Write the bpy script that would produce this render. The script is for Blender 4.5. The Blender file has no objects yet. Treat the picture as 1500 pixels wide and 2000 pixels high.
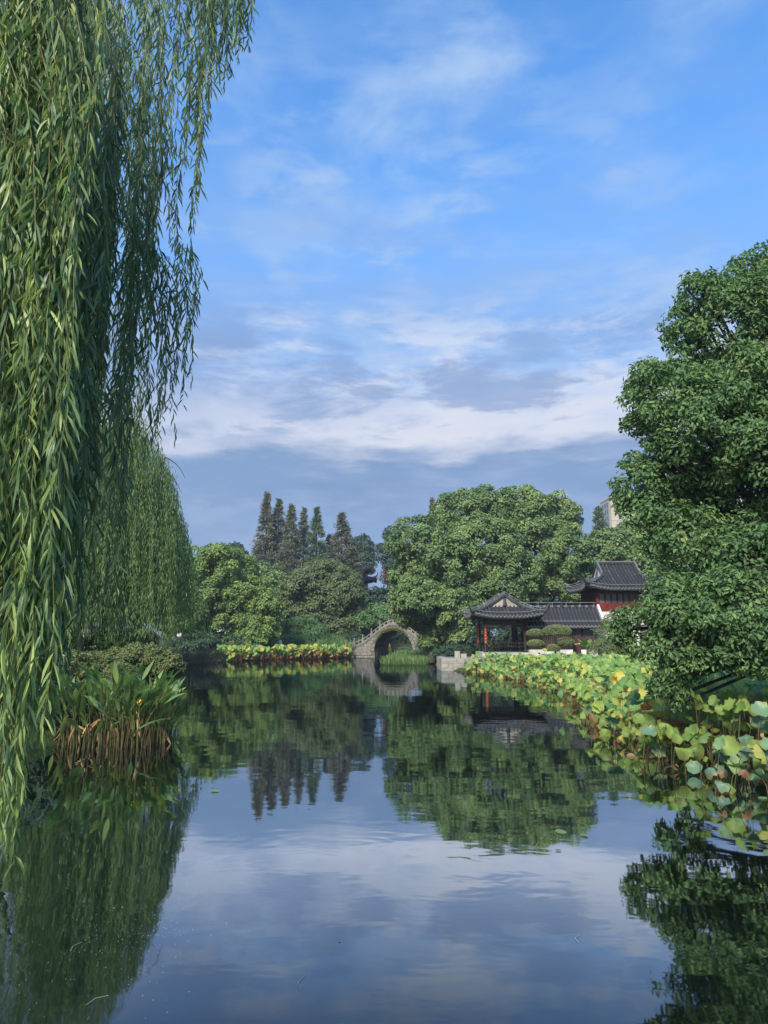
import bpy, math, random
import numpy as np
from mathutils import Vector, Matrix

rng = np.random.default_rng(11)
random.seed(11)
R = math.radians
scene = bpy.context.scene
COL = scene.collection

# ---------------------------------------------------------------- camera
F, PITCH, CAMH = 1387.0, R(9.8), 2.7
cam_data = bpy.data.cameras.new("camera")
cam_data.sensor_fit = 'HORIZONTAL'
cam_data.sensor_width = 36.0
cam_data.lens = 36.0 * F / 1500.0
cam_data.clip_start, cam_data.clip_end = 0.1, 6000.0
cam = bpy.data.objects.new("camera", cam_data)
COL.objects.link(cam)
cam.location = (0, 0, CAMH)
cam.rotation_euler = (R(90) + PITCH, 0, 0)
scene.camera = cam

# ---------------------------------------------------------------- sun, sky, exposure
SUN_AZ, SUN_EL = R(205), R(38)          # azimuth clockwise from +Y (the view direction): behind and to the left
sun_dir = Vector((math.sin(SUN_AZ) * math.cos(SUN_EL), math.cos(SUN_AZ) * math.cos(SUN_EL), math.sin(SUN_EL)))
sl = bpy.data.lights.new("sun", 'SUN')
sl.energy, sl.angle, sl.color = 3.9, R(12.0), (1.0, 0.90, 0.72)
so = bpy.data.objects.new("sun", sl)
COL.objects.link(so)
so.rotation_euler = sun_dir.to_track_quat('Z', 'Y').to_euler()

EXPO = 0.45
vs = scene.view_settings
vs.view_transform, vs.look, vs.gamma, vs.exposure = 'Standard', 'None', 1.0, EXPO
vs.use_curve_mapping = False
scene.cycles.max_bounces = 6
scene.cycles.diffuse_bounces = 3
scene.cycles.glossy_bounces = 3
scene.cycles.transmission_bounces = 3
scene.cycles.caustics_reflective = scene.cycles.caustics_refractive = False
scene.cycles.use_denoising = True
scene.render.use_persistent_data = False


class Nodes:
    """small helper to write node trees compactly"""
    def __init__(self, tree):
        self.t = tree
        tree.nodes.clear()

    def __call__(self, kind, ins=None, **props):
        n = self.t.nodes.new(kind)
        for k, v in props.items():
            setattr(n, k, v)
        for k, v in (ins or {}).items():
            s = n.inputs[k]
            if isinstance(v, bpy.types.NodeSocket):
                self.t.links.new(v, s)
            else:
                s.default_value = v
        return n

    def math(self, op, a, b=None, c=None, clamp=False):
        ins = {0: a}
        if b is not None: ins[1] = b
        if c is not None: ins[2] = c
        return self('ShaderNodeMath', ins, operation=op, use_clamp=clamp).outputs[0]

    def mix(self, fac, a, b, blend='MIX'):
        n = self('ShaderNodeMix', data_type='RGBA', blend_type=blend)
        for i, v in ((0, fac), (6, a), (7, b)):
            if isinstance(v, bpy.types.NodeSocket):
                self.t.links.new(v, n.inputs[i])
            else:
                n.inputs[i].default_value = v if i == 0 else (*v, 1.0)
        return n.outputs[2]

    def step(self, x, lo, hi):
        n = self('ShaderNodeMapRange', {0: x, 1: lo, 2: hi, 3: 0.0, 4: 1.0}, interpolation_type='SMOOTHSTEP', clamp=True)
        return n.outputs[0]

    def noise(self, vec, scale, detail=4.0, rough=0.5, dist=0.0, lac=2.0):
        ins = {'Scale': scale, 'Detail': detail, 'Roughness': rough, 'Distortion': dist, 'Lacunarity': lac}
        if vec is not None: ins['Vector'] = vec
        return self('ShaderNodeTexNoise', ins).outputs[0]

    def ramp(self, fac, stops):
        n = self('ShaderNodeValToRGB', {0: fac})
        e = n.color_ramp.elements
        while len(e) < len(stops): e.new(0.5)
        for el, (p, c) in zip(e, stops):
            el.position, el.color = p, (*c, 1.0)
        return n.outputs[0]


world = bpy.data.worlds.new("World")
scene.world = world
world.use_nodes = True
w = Nodes(world.node_tree)
SKY_K = 0.15


def skycol(r, g, b):
    k = SKY_K * 2 ** EXPO
    return (r / k, g / k, b / k)


sky = w('ShaderNodeTexSky', sky_type='NISHITA', sun_disc=False, sun_elevation=SUN_EL, sun_rotation=SUN_AZ,
        air_density=1.0, dust_density=0.6, ozone_density=2.2)
gen = w('ShaderNodeTexCoord').outputs['Generated']
sep = w('ShaderNodeSeparateXYZ', {0: w('ShaderNodeVectorMath', {0: gen}, operation='NORMALIZE').outputs[0]})
dx, dy, dz = sep.outputs
zc = w.math('MAXIMUM', dz, 0.0)
# height above the horizon in degrees, the cloud layers running roughly east to west
hor = w.math('SQRT', w.math('ADD', w.math('MULTIPLY', dy, dy), w.math('MULTIPLY', w.math('MULTIPLY', dx, dx), 0.3)))
elev = w.math('MULTIPLY', w.math('ARCTAN2', zc, hor), 57.2958)
den = w.math('ADD', zc, 0.10)
plane = w('ShaderNodeCombineXYZ', {0: w.math('DIVIDE', dx, den), 1: w.math('DIVIDE', dy, den), 2: 0.0}).outputs[0]
shell = w('ShaderNodeVectorMath', {0: w('ShaderNodeCombineXYZ', {0: dx, 1: dy, 2: w.math('MULTIPLY', dz, 3.6)}).outputs[0], 1: (3.1, 1.7, 5.2)}, operation='ADD').outputs[0]
n_wisp = w.noise(plane, 2.9, 10.0, 0.58, 0.25)
n_big = w.noise(plane, 1.35, 4.0, 0.5, 0.2)
n_edge = w.noise(shell, 5.0, 8.0, 0.55, 0.1)
n_streak = w.noise(shell, 3.6, 9.0, 0.6, 0.25)
n_fine = w.noise(shell, 8.0, 9.0, 0.62, 0.2)
# clear blue, a little paler towards the horizon
col = w.mix(1.0, sky.outputs[0], (0.66, 1.26, 1.70), 'MULTIPLY')
# thin high wisps
wis = w.math('MULTIPLY', w.step(n_wisp, 0.42, 0.68), w.step(n_big, 0.40, 0.62))
col = w.mix(w.math('MULTIPLY', wis, 0.75), col, skycol(0.55, 0.72, 0.94))
# pale veil thickening downwards
veil = w.math('MULTIPLY', w.step(w.math('ADD', elev, w.math('ADD', w.math('MULTIPLY', n_streak, -26.0), w.math('MULTIPLY', n_fine, -10.0))), 24.0, 2.0), 0.80)
col = w.mix(veil, col, skycol(0.30, 0.475, 0.80))
# mottled thin cloud
n_mot = w.noise(shell, 6.0, 9.0, 0.62, 0.3)
mot = w.math('MULTIPLY', w.step(n_mot, 0.46, 0.66), w.math('MULTIPLY', w.step(elev, 50.0, 30.0), w.step(n_big, 0.30, 0.55)))
col = w.mix(w.math('MULTIPLY', mot, 0.55), col, skycol(0.50, 0.66, 0.90))
# slate-blue cloud streaks
stk = w.math('MULTIPLY', w.step(n_streak, 0.56, 0.42), w.math('MULTIPLY', w.step(elev, 30.0, 22.0), w.step(elev, 14.0, 18.0)))
col = w.mix(w.math('MULTIPLY', stk, 0.62), col, skycol(0.24, 0.365, 0.65))
# bright broken cloud between 16 and 25 degrees
brk = w.math('MULTIPLY', w.step(n_fine, 0.44, 0.64), w.math('MULTIPLY', w.step(elev, 29.0, 21.0), w.step(n_streak, 0.44, 0.56)))
col = w.mix(w.math('MULTIPLY', brk, 0.9), col, skycol(0.72, 0.79, 0.94))
# white band above the cloud bank
bnd = w.math('MULTIPLY', w.step(w.math('ADD', elev, w.math('MULTIPLY', n_streak, -9.0)), 18.0, 11.0), w.math('ADD', 0.68, w.math('MULTIPLY', n_fine, 0.55)), clamp=True)
col = w.mix(bnd, col, skycol(0.76, 0.79, 0.90))
# grey-blue patches breaking the white band
stk2 = w.math('MULTIPLY', w.step(n_mot, 0.53, 0.40), w.math('MULTIPLY', w.step(elev, 27.0, 20.0), w.step(elev, 13.0, 17.5)))
col = w.mix(w.math('MULTIPLY', stk2, 0.72), col, skycol(0.25, 0.375, 0.65))
# the dark cloud bank low over the horizon
edge = w.math('ADD', w.math('ADD', elev, w.math('MULTIPLY', n_edge, -9.0)), w.math('MULTIPLY', n_fine, -2.0))
bank = w.step(w.math('ADD', edge, w.math('MULTIPLY', n_mot, -3.0)), 9.2, 6.8)
bankcol = w.mix(w.step(elev, 14.0, 4.0), skycol(0.20, 0.345, 0.60), skycol(0.255, 0.42, 0.70))
bankcol = w.mix(w.math('MULTIPLY', w.step(n_mot, 0.56, 0.36), 0.45), bankcol, skycol(0.165, 0.29, 0.53))
bankcol = w.mix(w.math('MULTIPLY', w.step(n_fine, 0.42, 0.68), 0.6), bankcol, skycol(0.36, 0.48, 0.75))
col = w.mix(w.math('MULTIPLY', bank, 0.96), col, bankcol)
bg = w('ShaderNodeBackground', {0: col, 1: SKY_K})
w('ShaderNodeOutputWorld', {0: bg.outputs[0]})
# ---------------------------------------------------------------- helpers: picture <-> place
CP, SP = math.cos(PITCH), math.sin(PITCH)


def at(px, py, Y):
    """the point Y metres ahead that the photograph (1500 x 2000) shows at px, py"""
    a, b = (px - 750) / F, (1000 - py) / F
    t = Y / (CP - b * SP)
    return np.array([a * t, Y, CAMH + (SP + b * CP) * t])


def gnd(px, py, z=0.0):
    a, b = (px - 750) / F, (1000 - py) / F
    t = (z - CAMH) / (SP + b * CP)
    return np.array([a * t, (CP - b * SP) * t, z])


# ---------------------------------------------------------------- helpers: materials
def new_mat(name):
    m = bpy.data.materials.new(name)
    m.use_nodes = True
    return m, Nodes(m.node_tree)


def surf(name, c1, c2, scale=6.0, rough=0.7, bump=0.0, detail=5.0, spec=0.3, stretch=(1, 1, 1), c3=None, rand=0.0, bscale=None, metal=0.0):
    """a plain solid surface: two or three noise-mixed colours, fine relief"""
    m, n = new_mat(name)
    tc = n('ShaderNodeTexCoord').outputs['Object']
    vec = n('ShaderNodeMapping', {'Vector': tc, 'Scale': stretch}).outputs[0]
    f = n.noise(vec, scale, detail, 0.6)
    col = n.mix(n.step(f, 0.35, 0.65), c1, c2)
    if c3:
        col = n.mix(n.step(n.noise(vec, scale * 0.31, 6.0, 0.65), 0.52, 0.66), col, c3)
    if rand:
        oi = n('ShaderNodeObjectInfo').outputs['Random']
        v = n.math('ADD', n.math('MULTIPLY', oi, 2 * rand), 1 - rand)
        col = n('ShaderNodeHueSaturation', {'Value': v, 'Color': col}).outputs[0]
    ins = {'Base Color': col, 'Roughness': rough, 'Specular IOR Level': spec, 'Metallic': metal}
    if bump:
        ins['Normal'] = n('ShaderNodeBump', {'Strength': bump, 'Distance': 0.03, 'Height': n.noise(vec, bscale or scale * 4, 5.0, 0.6)}).outputs[0]
    b = n('ShaderNodeBsdfPrincipled', ins)
    n('ShaderNodeOutputMaterial', {0: b.outputs[0]})
    return m


def leafm(name, stops, rough=0.5, trans=0.3, spec=0.35, obj=False, gain=1.95, veins=False, grey=0.2):
    """foliage: colour from a per-leaf random value, some light coming through"""
    stops = [(p_, tuple(((1 - grey) * c_ + grey * (0.3 * q_[0] + 0.6 * q_[1] + 0.1 * q_[2])) * gain for c_ in q_)) for p_, q_ in stops]
    m, n = new_mat(name)
    if obj:
        r = n('ShaderNodeObjectInfo').outputs['Random']
        tc = n('ShaderNodeTexCoord').outputs['Object']
        r = n.math('ADD', n.math('MULTIPLY', r, 0.75), n.math('MULTIPLY', n.noise(tc, 5.0, 4.0, 0.6), 0.3))
    else:
        r = n('ShaderNodeAttribute', attribute_name='rnd').outputs['Fac']
    col = n.ramp(r, stops)
    if veins:                                   # radial veins, blotches and a browned rim on the round leaves
        sx_ = n('ShaderNodeSeparateXYZ', {0: tc})
        ang = n.math('ARCTAN2', sx_.outputs[1], sx_.outputs[0])
        vein = n.step(n.math('ABSOLUTE', n.math('SINE', n.math('MULTIPLY', ang, 9.0))), 0.22, 0.0)
        col = n.mix(n.math('MULTIPLY', vein, 0.22), col, (0.42, 0.50, 0.22))
        rad = n('ShaderNodeVectorMath', {0: tc}, operation='LENGTH').outputs['Value']
        rim = n.math('MULTIPLY', n.step(n.math('ADD', rad, n.math('MULTIPLY', n.noise(tc, 3.0, 4.0, 0.6), 0.5)), 1.16, 1.32), 0.7)
        col = n.mix(rim, col, (0.30, 0.22, 0.07))
        col = n.mix(n.math('MULTIPLY', n.step(n.noise(tc, 1.7, 3.0, 0.6), 0.5, 0.68), 0.55), col, (0.34, 0.36, 0.10))
    p = n('ShaderNodeBsdfPrincipled', {'Base Color': col, 'Roughness': rough, 'Specular IOR Level': spec})
    tcol = n.mix(1.0, col, (1.15, 1.2, 0.7), 'MULTIPLY')
    t = n('ShaderNodeBsdfTranslucent', {'Color': tcol})
    mx = n('ShaderNodeMixShader', {0: trans, 1: p.outputs[0], 2: t.outputs[0]})
    n('ShaderNodeOutputMaterial', {0: mx.outputs[0]})
    return m


M = {}
M['camphor'] = leafm('camphor_leaf', [(0.0, (0.03, 0.066, 0.024)), (0.4, (0.05, 0.102, 0.034)), (0.75, (0.082, 0.145, 0.042)), (0.96, (0.15, 0.205, 0.06)), (1.0, (0.25, 0.06, 0.03))], 0.55, 0.32, 0.25, gain=2.15, grey=0.14)
M['camphor_mid'] = leafm('broad_leaf', [(0.0, (0.038, 0.076, 0.026)), (0.45, (0.072, 0.122, 0.036)), (0.8, (0.13, 0.18, 0.045)), (1.0, (0.21, 0.24, 0.055))], 0.55, 0.3, gain=2.3, grey=0.16)
M['yellowgreen'] = leafm('yellow_green_leaf', [(0.0, (0.05, 0.09, 0.022)), (0.5, (0.10, 0.155, 0.035)), (1.0, (0.19, 0.235, 0.05))], 0.55, 0.32, gain=2.2, grey=0.12)
M['olive'] = leafm('olive_leaf', [(0.0, (0.05, 0.078, 0.03)), (0.5, (0.085, 0.122, 0.042)), (1.0, (0.15, 0.175, 0.05))], 0.6, 0.3)
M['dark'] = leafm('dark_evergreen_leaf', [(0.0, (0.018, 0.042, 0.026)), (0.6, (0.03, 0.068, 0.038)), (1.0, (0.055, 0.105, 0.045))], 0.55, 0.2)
M['redwood'] = leafm('redwood_needle', gain=2.9, stops= [(0.0, (0.04, 0.052, 0.035)), (0.5, (0.072, 0.078, 0.045)), (0.8, (0.10, 0.085, 0.05)), (1.0, (0.13, 0.085, 0.05))], rough=0.65, trans=0.25)
M['redwood_green'] = leafm('redwood_green_needle', gain=2.5, stops= [(0.0, (0.035, 0.062, 0.035)), (0.6, (0.06, 0.10, 0.042)), (1.0, (0.10, 0.13, 0.045))], rough=0.65, trans=0.25)
M['willow'] = leafm('willow_leaf', [(0.0, (0.040, 0.082, 0.038)), (0.45, (0.066, 0.125, 0.05)), (0.8, (0.105, 0.175, 0.055)), (1.0, (0.25, 0.32, 0.075))], 0.42, 0.3, 0.4, gain=1.75, grey=0.15)
M['willow_far'] = leafm('far_willow_leaf', [(0.0, (0.052, 0.088, 0.03)), (0.5, (0.088, 0.142, 0.04)), (1.0, (0.165, 0.215, 0.06))], 0.5, 0.32, gain=2.4, grey=0.13)
M['bright'] = leafm('bright_shrub_leaf', [(0.0, (0.045, 0.11, 0.035)), (0.5, (0.075, 0.165, 0.045)), (1.0, (0.13, 0.22, 0.06))], 0.5, 0.3)
M['feather'] = leafm('feathery_leaf', [(0.0, (0.05, 0.085, 0.03)), (0.5, (0.10, 0.135, 0.045)), (0.85, (0.15, 0.16, 0.05)), (1.0, (0.20, 0.12, 0.06))], 0.55, 0.3, gain=1.8, grey=0.1)
M['topiary'] = leafm('clipped_leaf', [(0.0, (0.06, 0.095, 0.03)), (0.5, (0.12, 0.145, 0.04)), (1.0, (0.24, 0.20, 0.05))], 0.6, 0.2)
M['straw'] = surf('straw', (0.42, 0.40, 0.26), (0.5, 0.47, 0.33), 8, 0.6)
M['reed'] = leafm('reed_blade', [(0.0, (0.06, 0.12, 0.03)), (0.5, (0.10, 0.18, 0.04)), (1.0, (0.18, 0.24, 0.06))], 0.55, 0.35)
M['drygrass'] = leafm('dry_grass_blade', [(0.0, (0.07, 0.075, 0.035)), (0.5, (0.10, 0.095, 0.05)), (1.0, (0.16, 0.12, 0.07))], 0.7, 0.25)
LOTUS_MIX = [(0.0, (0.30, 0.15, 0.07)), (0.14, (0.26, 0.15, 0.06)), (0.18, (0.10, 0.22, 0.10)), (0.42, (0.16, 0.30, 0.09)), (0.65, (0.26, 0.37, 0.085)), (0.86, (0.40, 0.45, 0.12)), (0.93, (0.56, 0.50, 0.11)), (1.0, (0.62, 0.45, 0.10))]
M['lotus_mix'] = leafm('lotus_bed_leaf', LOTUS_MIX, 0.5, 0.35, grey=0.0, gain=1.2)
M['lotus_blue'] = leafm('lotus_blue_green', [(0.0, (0.095, 0.19, 0.135)), (0.5, (0.14, 0.26, 0.165)), (0.85, (0.20, 0.33, 0.16)), (1.0, (0.30, 0.38, 0.12))], 0.42, 0.3, 0.4, obj=True, grey=0.0, gain=1.1, veins=True)
M['lotus_green'] = leafm('lotus_green', [(0.0, (0.10, 0.20, 0.055)), (0.5, (0.17, 0.28, 0.065)), (1.0, (0.28, 0.36, 0.085))], 0.5, 0.38, obj=True, grey=0.0, gain=1.2, veins=True)
M['lotus_yellow'] = leafm('lotus_yellow', [(0.0, (0.30, 0.34, 0.08)), (0.5, (0.44, 0.42, 0.10)), (1.0, (0.52, 0.38, 0.12))], 0.55, 0.35, obj=True, grey=0.0, gain=1.1, veins=True)
M['lotus_dry'] = leafm('lotus_dry', [(0.0, (0.16, 0.09, 0.045)), (0.5, (0.28, 0.16, 0.08)), (1.0, (0.42, 0.27, 0.15))], 0.75, 0.2, obj=True, grey=0.0, gain=1.0)
M['lotus_stem'] = surf('lotus_stem', (0.08, 0.11, 0.035), (0.13, 0.12, 0.05), 8, 0.6)
M['dry_stem'] = surf('dry_stem', (0.13, 0.09, 0.04), (0.21, 0.14, 0.065), 8, 0.7)
M['thalia'] = leafm('thalia_blade', [(0.0, (0.06, 0.125, 0.035)), (0.5, (0.105, 0.175, 0.045)), (0.9, (0.17, 0.235, 0.06)), (1.0, (0.27, 0.30, 0.07))], 0.42, 0.33, 0.4, obj=True, gain=1.7, grey=0.12)
M['thalia_dry'] = leafm('thalia_dry_blade', [(0.0, (0.30, 0.18, 0.08)), (0.6, (0.45, 0.28, 0.12)), (1.0, (0.55, 0.38, 0.16))], 0.7, 0.2, obj=True, grey=0.0, gain=1.1)
M['bark'] = surf('bark', (0.045, 0.038, 0.03), (0.085, 0.07, 0.055), 5, 0.9, 0.6, stretch=(3, 3, 0.6))
M['bark_grey'] = surf('bark_grey', (0.13, 0.115, 0.095), (0.22, 0.195, 0.16), 6, 0.9, 0.7, stretch=(3, 3, 0.6))
M['twig'] = surf('willow_twig', (0.24, 0.24, 0.07), (0.20, 0.17, 0.06), 3, 0.6)
M['stone'] = surf('stone', (0.20, 0.185, 0.16), (0.29, 0.27, 0.235), 4, 0.85, 0.35, c3=(0.17, 0.165, 0.14), rand=0.14)
M['stone_dark'] = surf('stone_dark', (0.11, 0.105, 0.095), (0.17, 0.16, 0.14), 3, 0.9, 0.5, c3=(0.06, 0.065, 0.05), rand=0.12)
M['stone_pale'] = surf('stone_pale', (0.42, 0.40, 0.37), (0.52, 0.50, 0.46), 3, 0.85, 0.4, c3=(0.28, 0.27, 0.25), rand=0.1)
M['rock'] = surf('rock', (0.045, 0.04, 0.035), (0.09, 0.08, 0.07), 2.5, 0.9, 0.8, c3=(0.03, 0.035, 0.025))
M['tile'] = surf('roof_tile', (0.028, 0.029, 0.033), (0.055, 0.056, 0.06), 9, 0.6, 0.4, c3=(0.10, 0.10, 0.10), rand=0.18)
M['tile_pale'] = surf('roof_tile_edge', (0.12, 0.118, 0.11), (0.22, 0.215, 0.20), 9, 0.8, 0.2, c3=(0.09, 0.09, 0.09))
M['deck'] = surf('roof_deck', (0.022, 0.022, 0.024), (0.035, 0.035, 0.037), 9, 0.8, 0.2)
M['wood_dark'] = surf('dark_lacquer_wood', (0.020, 0.013, 0.012), (0.034, 0.022, 0.02), 5, 0.5, 0.2, stretch=(1, 1, 0.2))
M['wood_red'] = surf('red_lacquer_wood', (0.13, 0.022, 0.018), (0.20, 0.032, 0.024), 4, 0.5, 0.15, stretch=(2, 2, 0.3), rand=0.1)
M['wood_brown'] = surf('lattice_wood', (0.14, 0.085, 0.06), (0.19, 0.12, 0.085), 8, 0.6)
M['plaque'] = surf('red_plaque', (0.22, 0.03, 0.02), (0.30, 0.045, 0.03), 8, 0.5)
M['gold'] = surf('gilt_lettering', (0.55, 0.36, 0.10), (0.62, 0.43, 0.14), 8, 0.4)
M['white'] = surf('white_plaster', (0.68, 0.66, 0.61), (0.78, 0.765, 0.72), 1.5, 0.9, 0.1, c3=(0.55, 0.53, 0.48))
M['stone_tan'] = surf('stone_tan', (0.33, 0.30, 0.25), (0.43, 0.395, 0.335), 3, 0.85, 0.4, c3=(0.22, 0.2, 0.17), rand=0.12)
M['gable'] = surf('gable_plaster', (0.40, 0.36, 0.30), (0.50, 0.45, 0.38), 2.5, 0.9, 0.1, c3=(0.30, 0.27, 0.23))
M['conduit'] = surf('pale_conduit', (0.26, 0.27, 0.28), (0.32, 0.32, 0.32), 8, 0.4)
M['beige'] = surf('beige_render', (0.50, 0.43, 0.32), (0.55, 0.47, 0.36), 0.4, 0.9)
M['beige_shade'] = surf('shaded_beige', (0.26, 0.25, 0.24), (0.31, 0.30, 0.28), 0.4, 0.9)  # beige greyed and darkened: shade of the side face put into the colour
M['paper'] = surf('white_cloth', (0.70, 0.68, 0.64), (0.76, 0.74, 0.70), 8, 0.8)
M['trouser'] = surf('dark_cloth', (0.05, 0.055, 0.07), (0.07, 0.075, 0.09), 8, 0.8)
M['skin'] = surf('skin', (0.42, 0.26, 0.18), (0.46, 0.29, 0.2), 8, 0.6)
M['hair'] = surf('hair', (0.015, 0.012, 0.01), (0.03, 0.025, 0.02), 8, 0.5)
M['buoy'] = surf('yellow_plastic', (0.75, 0.42, 0.02), (0.8, 0.48, 0.03), 8, 0.4)
M['lantern'] = surf('red_lantern_cloth', (0.42, 0.10, 0.06), (0.50, 0.16, 0.10), 8, 0.6)
M['rust'] = surf('maroon_steel', (0.06, 0.028, 0.028), (0.085, 0.04, 0.038), 4, 0.55, 0.1)
M['tape'] = surf('yellow_tape', (0.55, 0.40, 0.04), (0.62, 0.46, 0.05), 8, 0.5)
M['flower'] = surf('yellow_petal', (0.75, 0.48, 0.03), (0.8, 0.55, 0.05), 8, 0.5)


def glassm():
    m, n = new_mat('window_glass')
    b = n('ShaderNodeBsdfPrincipled', {'Base Color': (0.03, 0.04, 0.045, 1), 'Roughness': 0.08, 'Specular IOR Level': 0.7})
    n('ShaderNodeOutputMaterial', {0: b.outputs[0]})
    return m


M['glass'] = glassm()


def groundm():
    m, n = new_mat('ground')
    p = n('ShaderNodeNewGeometry').outputs['Position']
    soil = n.mix(n.step(n.noise(p, 3.0, 6.0, 0.65), 0.4, 0.65), (0.055, 0.042, 0.03), (0.10, 0.08, 0.055))
    grass = n.mix(n.step(n.noise(p, 6.0, 6.0, 0.7), 0.35, 0.65), (0.035, 0.06, 0.022), (0.075, 0.10, 0.035))
    col = n.mix(n.step(n.noise(p, 0.35, 5.0, 0.6), 0.38, 0.52), soil, grass)
    b = n('ShaderNodeBsdfPrincipled', {'Base Color': col, 'Roughness': 0.95, 'Specular IOR Level': 0.1,
          'Normal': n('ShaderNodeBump', {'Strength': 0.7, 'Distance': 0.08, 'Height': n.noise(p, 5.0, 6.0, 0.7)}).outputs[0]})
    n('ShaderNodeOutputMaterial', {0: b.outputs[0]})
    return m


def waterm():
    m, n = new_mat('pond_water')
    p = n('ShaderNodeNewGeometry').outputs['Position']
    a = n('ShaderNodeMapping', {'Vector': p, 'Scale': (0.55, 1.0, 1.0), 'Rotation': (0, 0, 0.25)}).outputs[0]
    calm = n.step(n.noise(p, 0.16, 3.0, 0.5), 0.32, 0.68)
    h = n.math('MULTIPLY', n.noise(a, 0.55, 2.0, 0.5), 0.105)
    h = n.math('ADD', h, n.math('MULTIPLY', n.math('MULTIPLY', n.noise(a, 2.3, 2.0, 0.5, 0.4), 0.032), n.math('ADD', 0.35, calm)))
    h = n.math('ADD', h, n.math('MULTIPLY', n.math('MULTIPLY', n.noise(a, 7.0, 2.0, 0.5, 0.3), 0.0022), calm))
    # rings spreading from insects and fish
    for (px, py, rad, wl, amp) in ((880, 1690, 1.5, 0.16, 0.006), (600, 1668, 1.7, 0.24, 0.008), (445, 1760, 0.8, 0.12, 0.0028), (480, 1558, 0.5, 0.16, 0.006), (985, 1567, 0.6, 0.16, 0.007), (1130, 1790, 0.7, 0.09, 0.0025), (1420, 1830, 0.9, 0.13, 0.005), (760, 1330, 2.5, 0.5, 0.012)):
        c = gnd(px, py)
        d = n('ShaderNodeVectorMath', {0: p, 1: tuple(c)}, operation='DISTANCE').outputs['Value']
        ring = n.math('SINE', n.math('MULTIPLY', d, 6.2832 / wl))
        env = n.math('MULTIPLY', n.step(d, rad, rad * 0.55), n.step(d, rad * 0.12, rad * 0.6))
        h = n.math('ADD', h, n.math('MULTIPLY', n.math('MULTIPLY', ring, env), amp * 0.10))
    nor = n('ShaderNodeBump', {'Strength': 1.0, 'Distance': 0.075, 'Height': h}).outputs[0]
    body = n('ShaderNodeBsdfPrincipled', {'Base Color': (0.0022, 0.0038, 0.0034, 1), 'Roughness': 0.6, 'Specular IOR Level': 0.0})
    gl = n('ShaderNodeBsdfGlossy', {'Color': (0.88, 0.95, 1.0, 1), 'Roughness': 0.03, 'Normal': nor})
    face = n('ShaderNodeLayerWeight', {'Blend': 0.5}).outputs['Facing']
    fac = n.ramp(face, [(0.0, (0.03,) * 3), (0.5, (0.09,) * 3), (0.57, (0.19,) * 3), (0.65, (0.42,) * 3), (0.73, (0.68,) * 3), (0.85, (0.62,) * 3), (0.93, (0.60,) * 3), (1.0, (0.7,) * 3)])
    mx = n('ShaderNodeMixShader', {0: fac, 1: body.outputs[0], 2: gl.outputs[0]})
    n('ShaderNodeOutputMaterial', {0: mx.outputs[0]})
    return m


M['ground'] = groundm()
M['water'] = waterm()


# ---------------------------------------------------------------- helpers: objects and meshes
def props(o, label=None, cat=None, group=None, kind=None):
    for k, v in (('label', label), ('category', cat), ('group', group), ('kind', kind)):
        if v: o[k] = v
    return o


def thing(name, loc, label, cat, group=None, rz=0.0):
    o = bpy.data.objects.new(name, None)
    COL.objects.link(o)
    o.empty_display_size = 0.2
    o.location = [float(c) for c in loc]
    o.rotation_euler = (0, 0, rz)
    return props(o, label, cat, group)


def obj(name, me, parent=None, loc=(0, 0, 0), rot=(0, 0, 0), scale=None):
    o = bpy.data.objects.new(name, me)
    COL.objects.link(o)
    o.location = [float(c) for c in loc]
    o.rotation_euler = rot
    if scale is not None: o.scale = (scale,) * 3 if isinstance(scale, (int, float)) else scale
    if parent is not None: o.parent = parent
    return o


def np_mesh(name, V, faces, mats, attr=None, smooth=False, midx=None):
    """V (n,3); faces: list of (m,k) index arrays; attr: per-face value in the same order"""
    me = bpy.data.meshes.new(name)
    V = np.ascontiguousarray(V, dtype=np.float32)
    faces = [np.asarray(f, dtype=np.int32) for f in faces if len(f)]
    nl = sum(f.size for f in faces)
    nf = sum(len(f) for f in faces)
    me.vertices.add(len(V))
    me.vertices.foreach_set('co', V.ravel())
    me.loops.add(nl)
    me.polygons.add(nf)
    me.loops.foreach_set('vertex_index', np.concatenate([f.ravel() for f in faces]))
    tot = np.concatenate([np.full(len(f), f.shape[1], dtype=np.int32) for f in faces])
    start = np.concatenate([[0], np.cumsum(tot)[:-1]]).astype(np.int32)
    me.polygons.foreach_set('loop_start', start)
    for m in mats: me.materials.append(m)
    if midx is not None:
        me.polygons.foreach_set('material_index', np.asarray(midx, dtype=np.int32))
    me.polygons.foreach_set('use_smooth', np.full(nf, bool(smooth)))
    if attr is not None:
        a = me.attributes.new('rnd', 'FLOAT', 'FACE')
        a.data.foreach_set('value', np.asarray(attr, dtype=np.float32))
    me.update(calc_edges=True)
    return me


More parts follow.
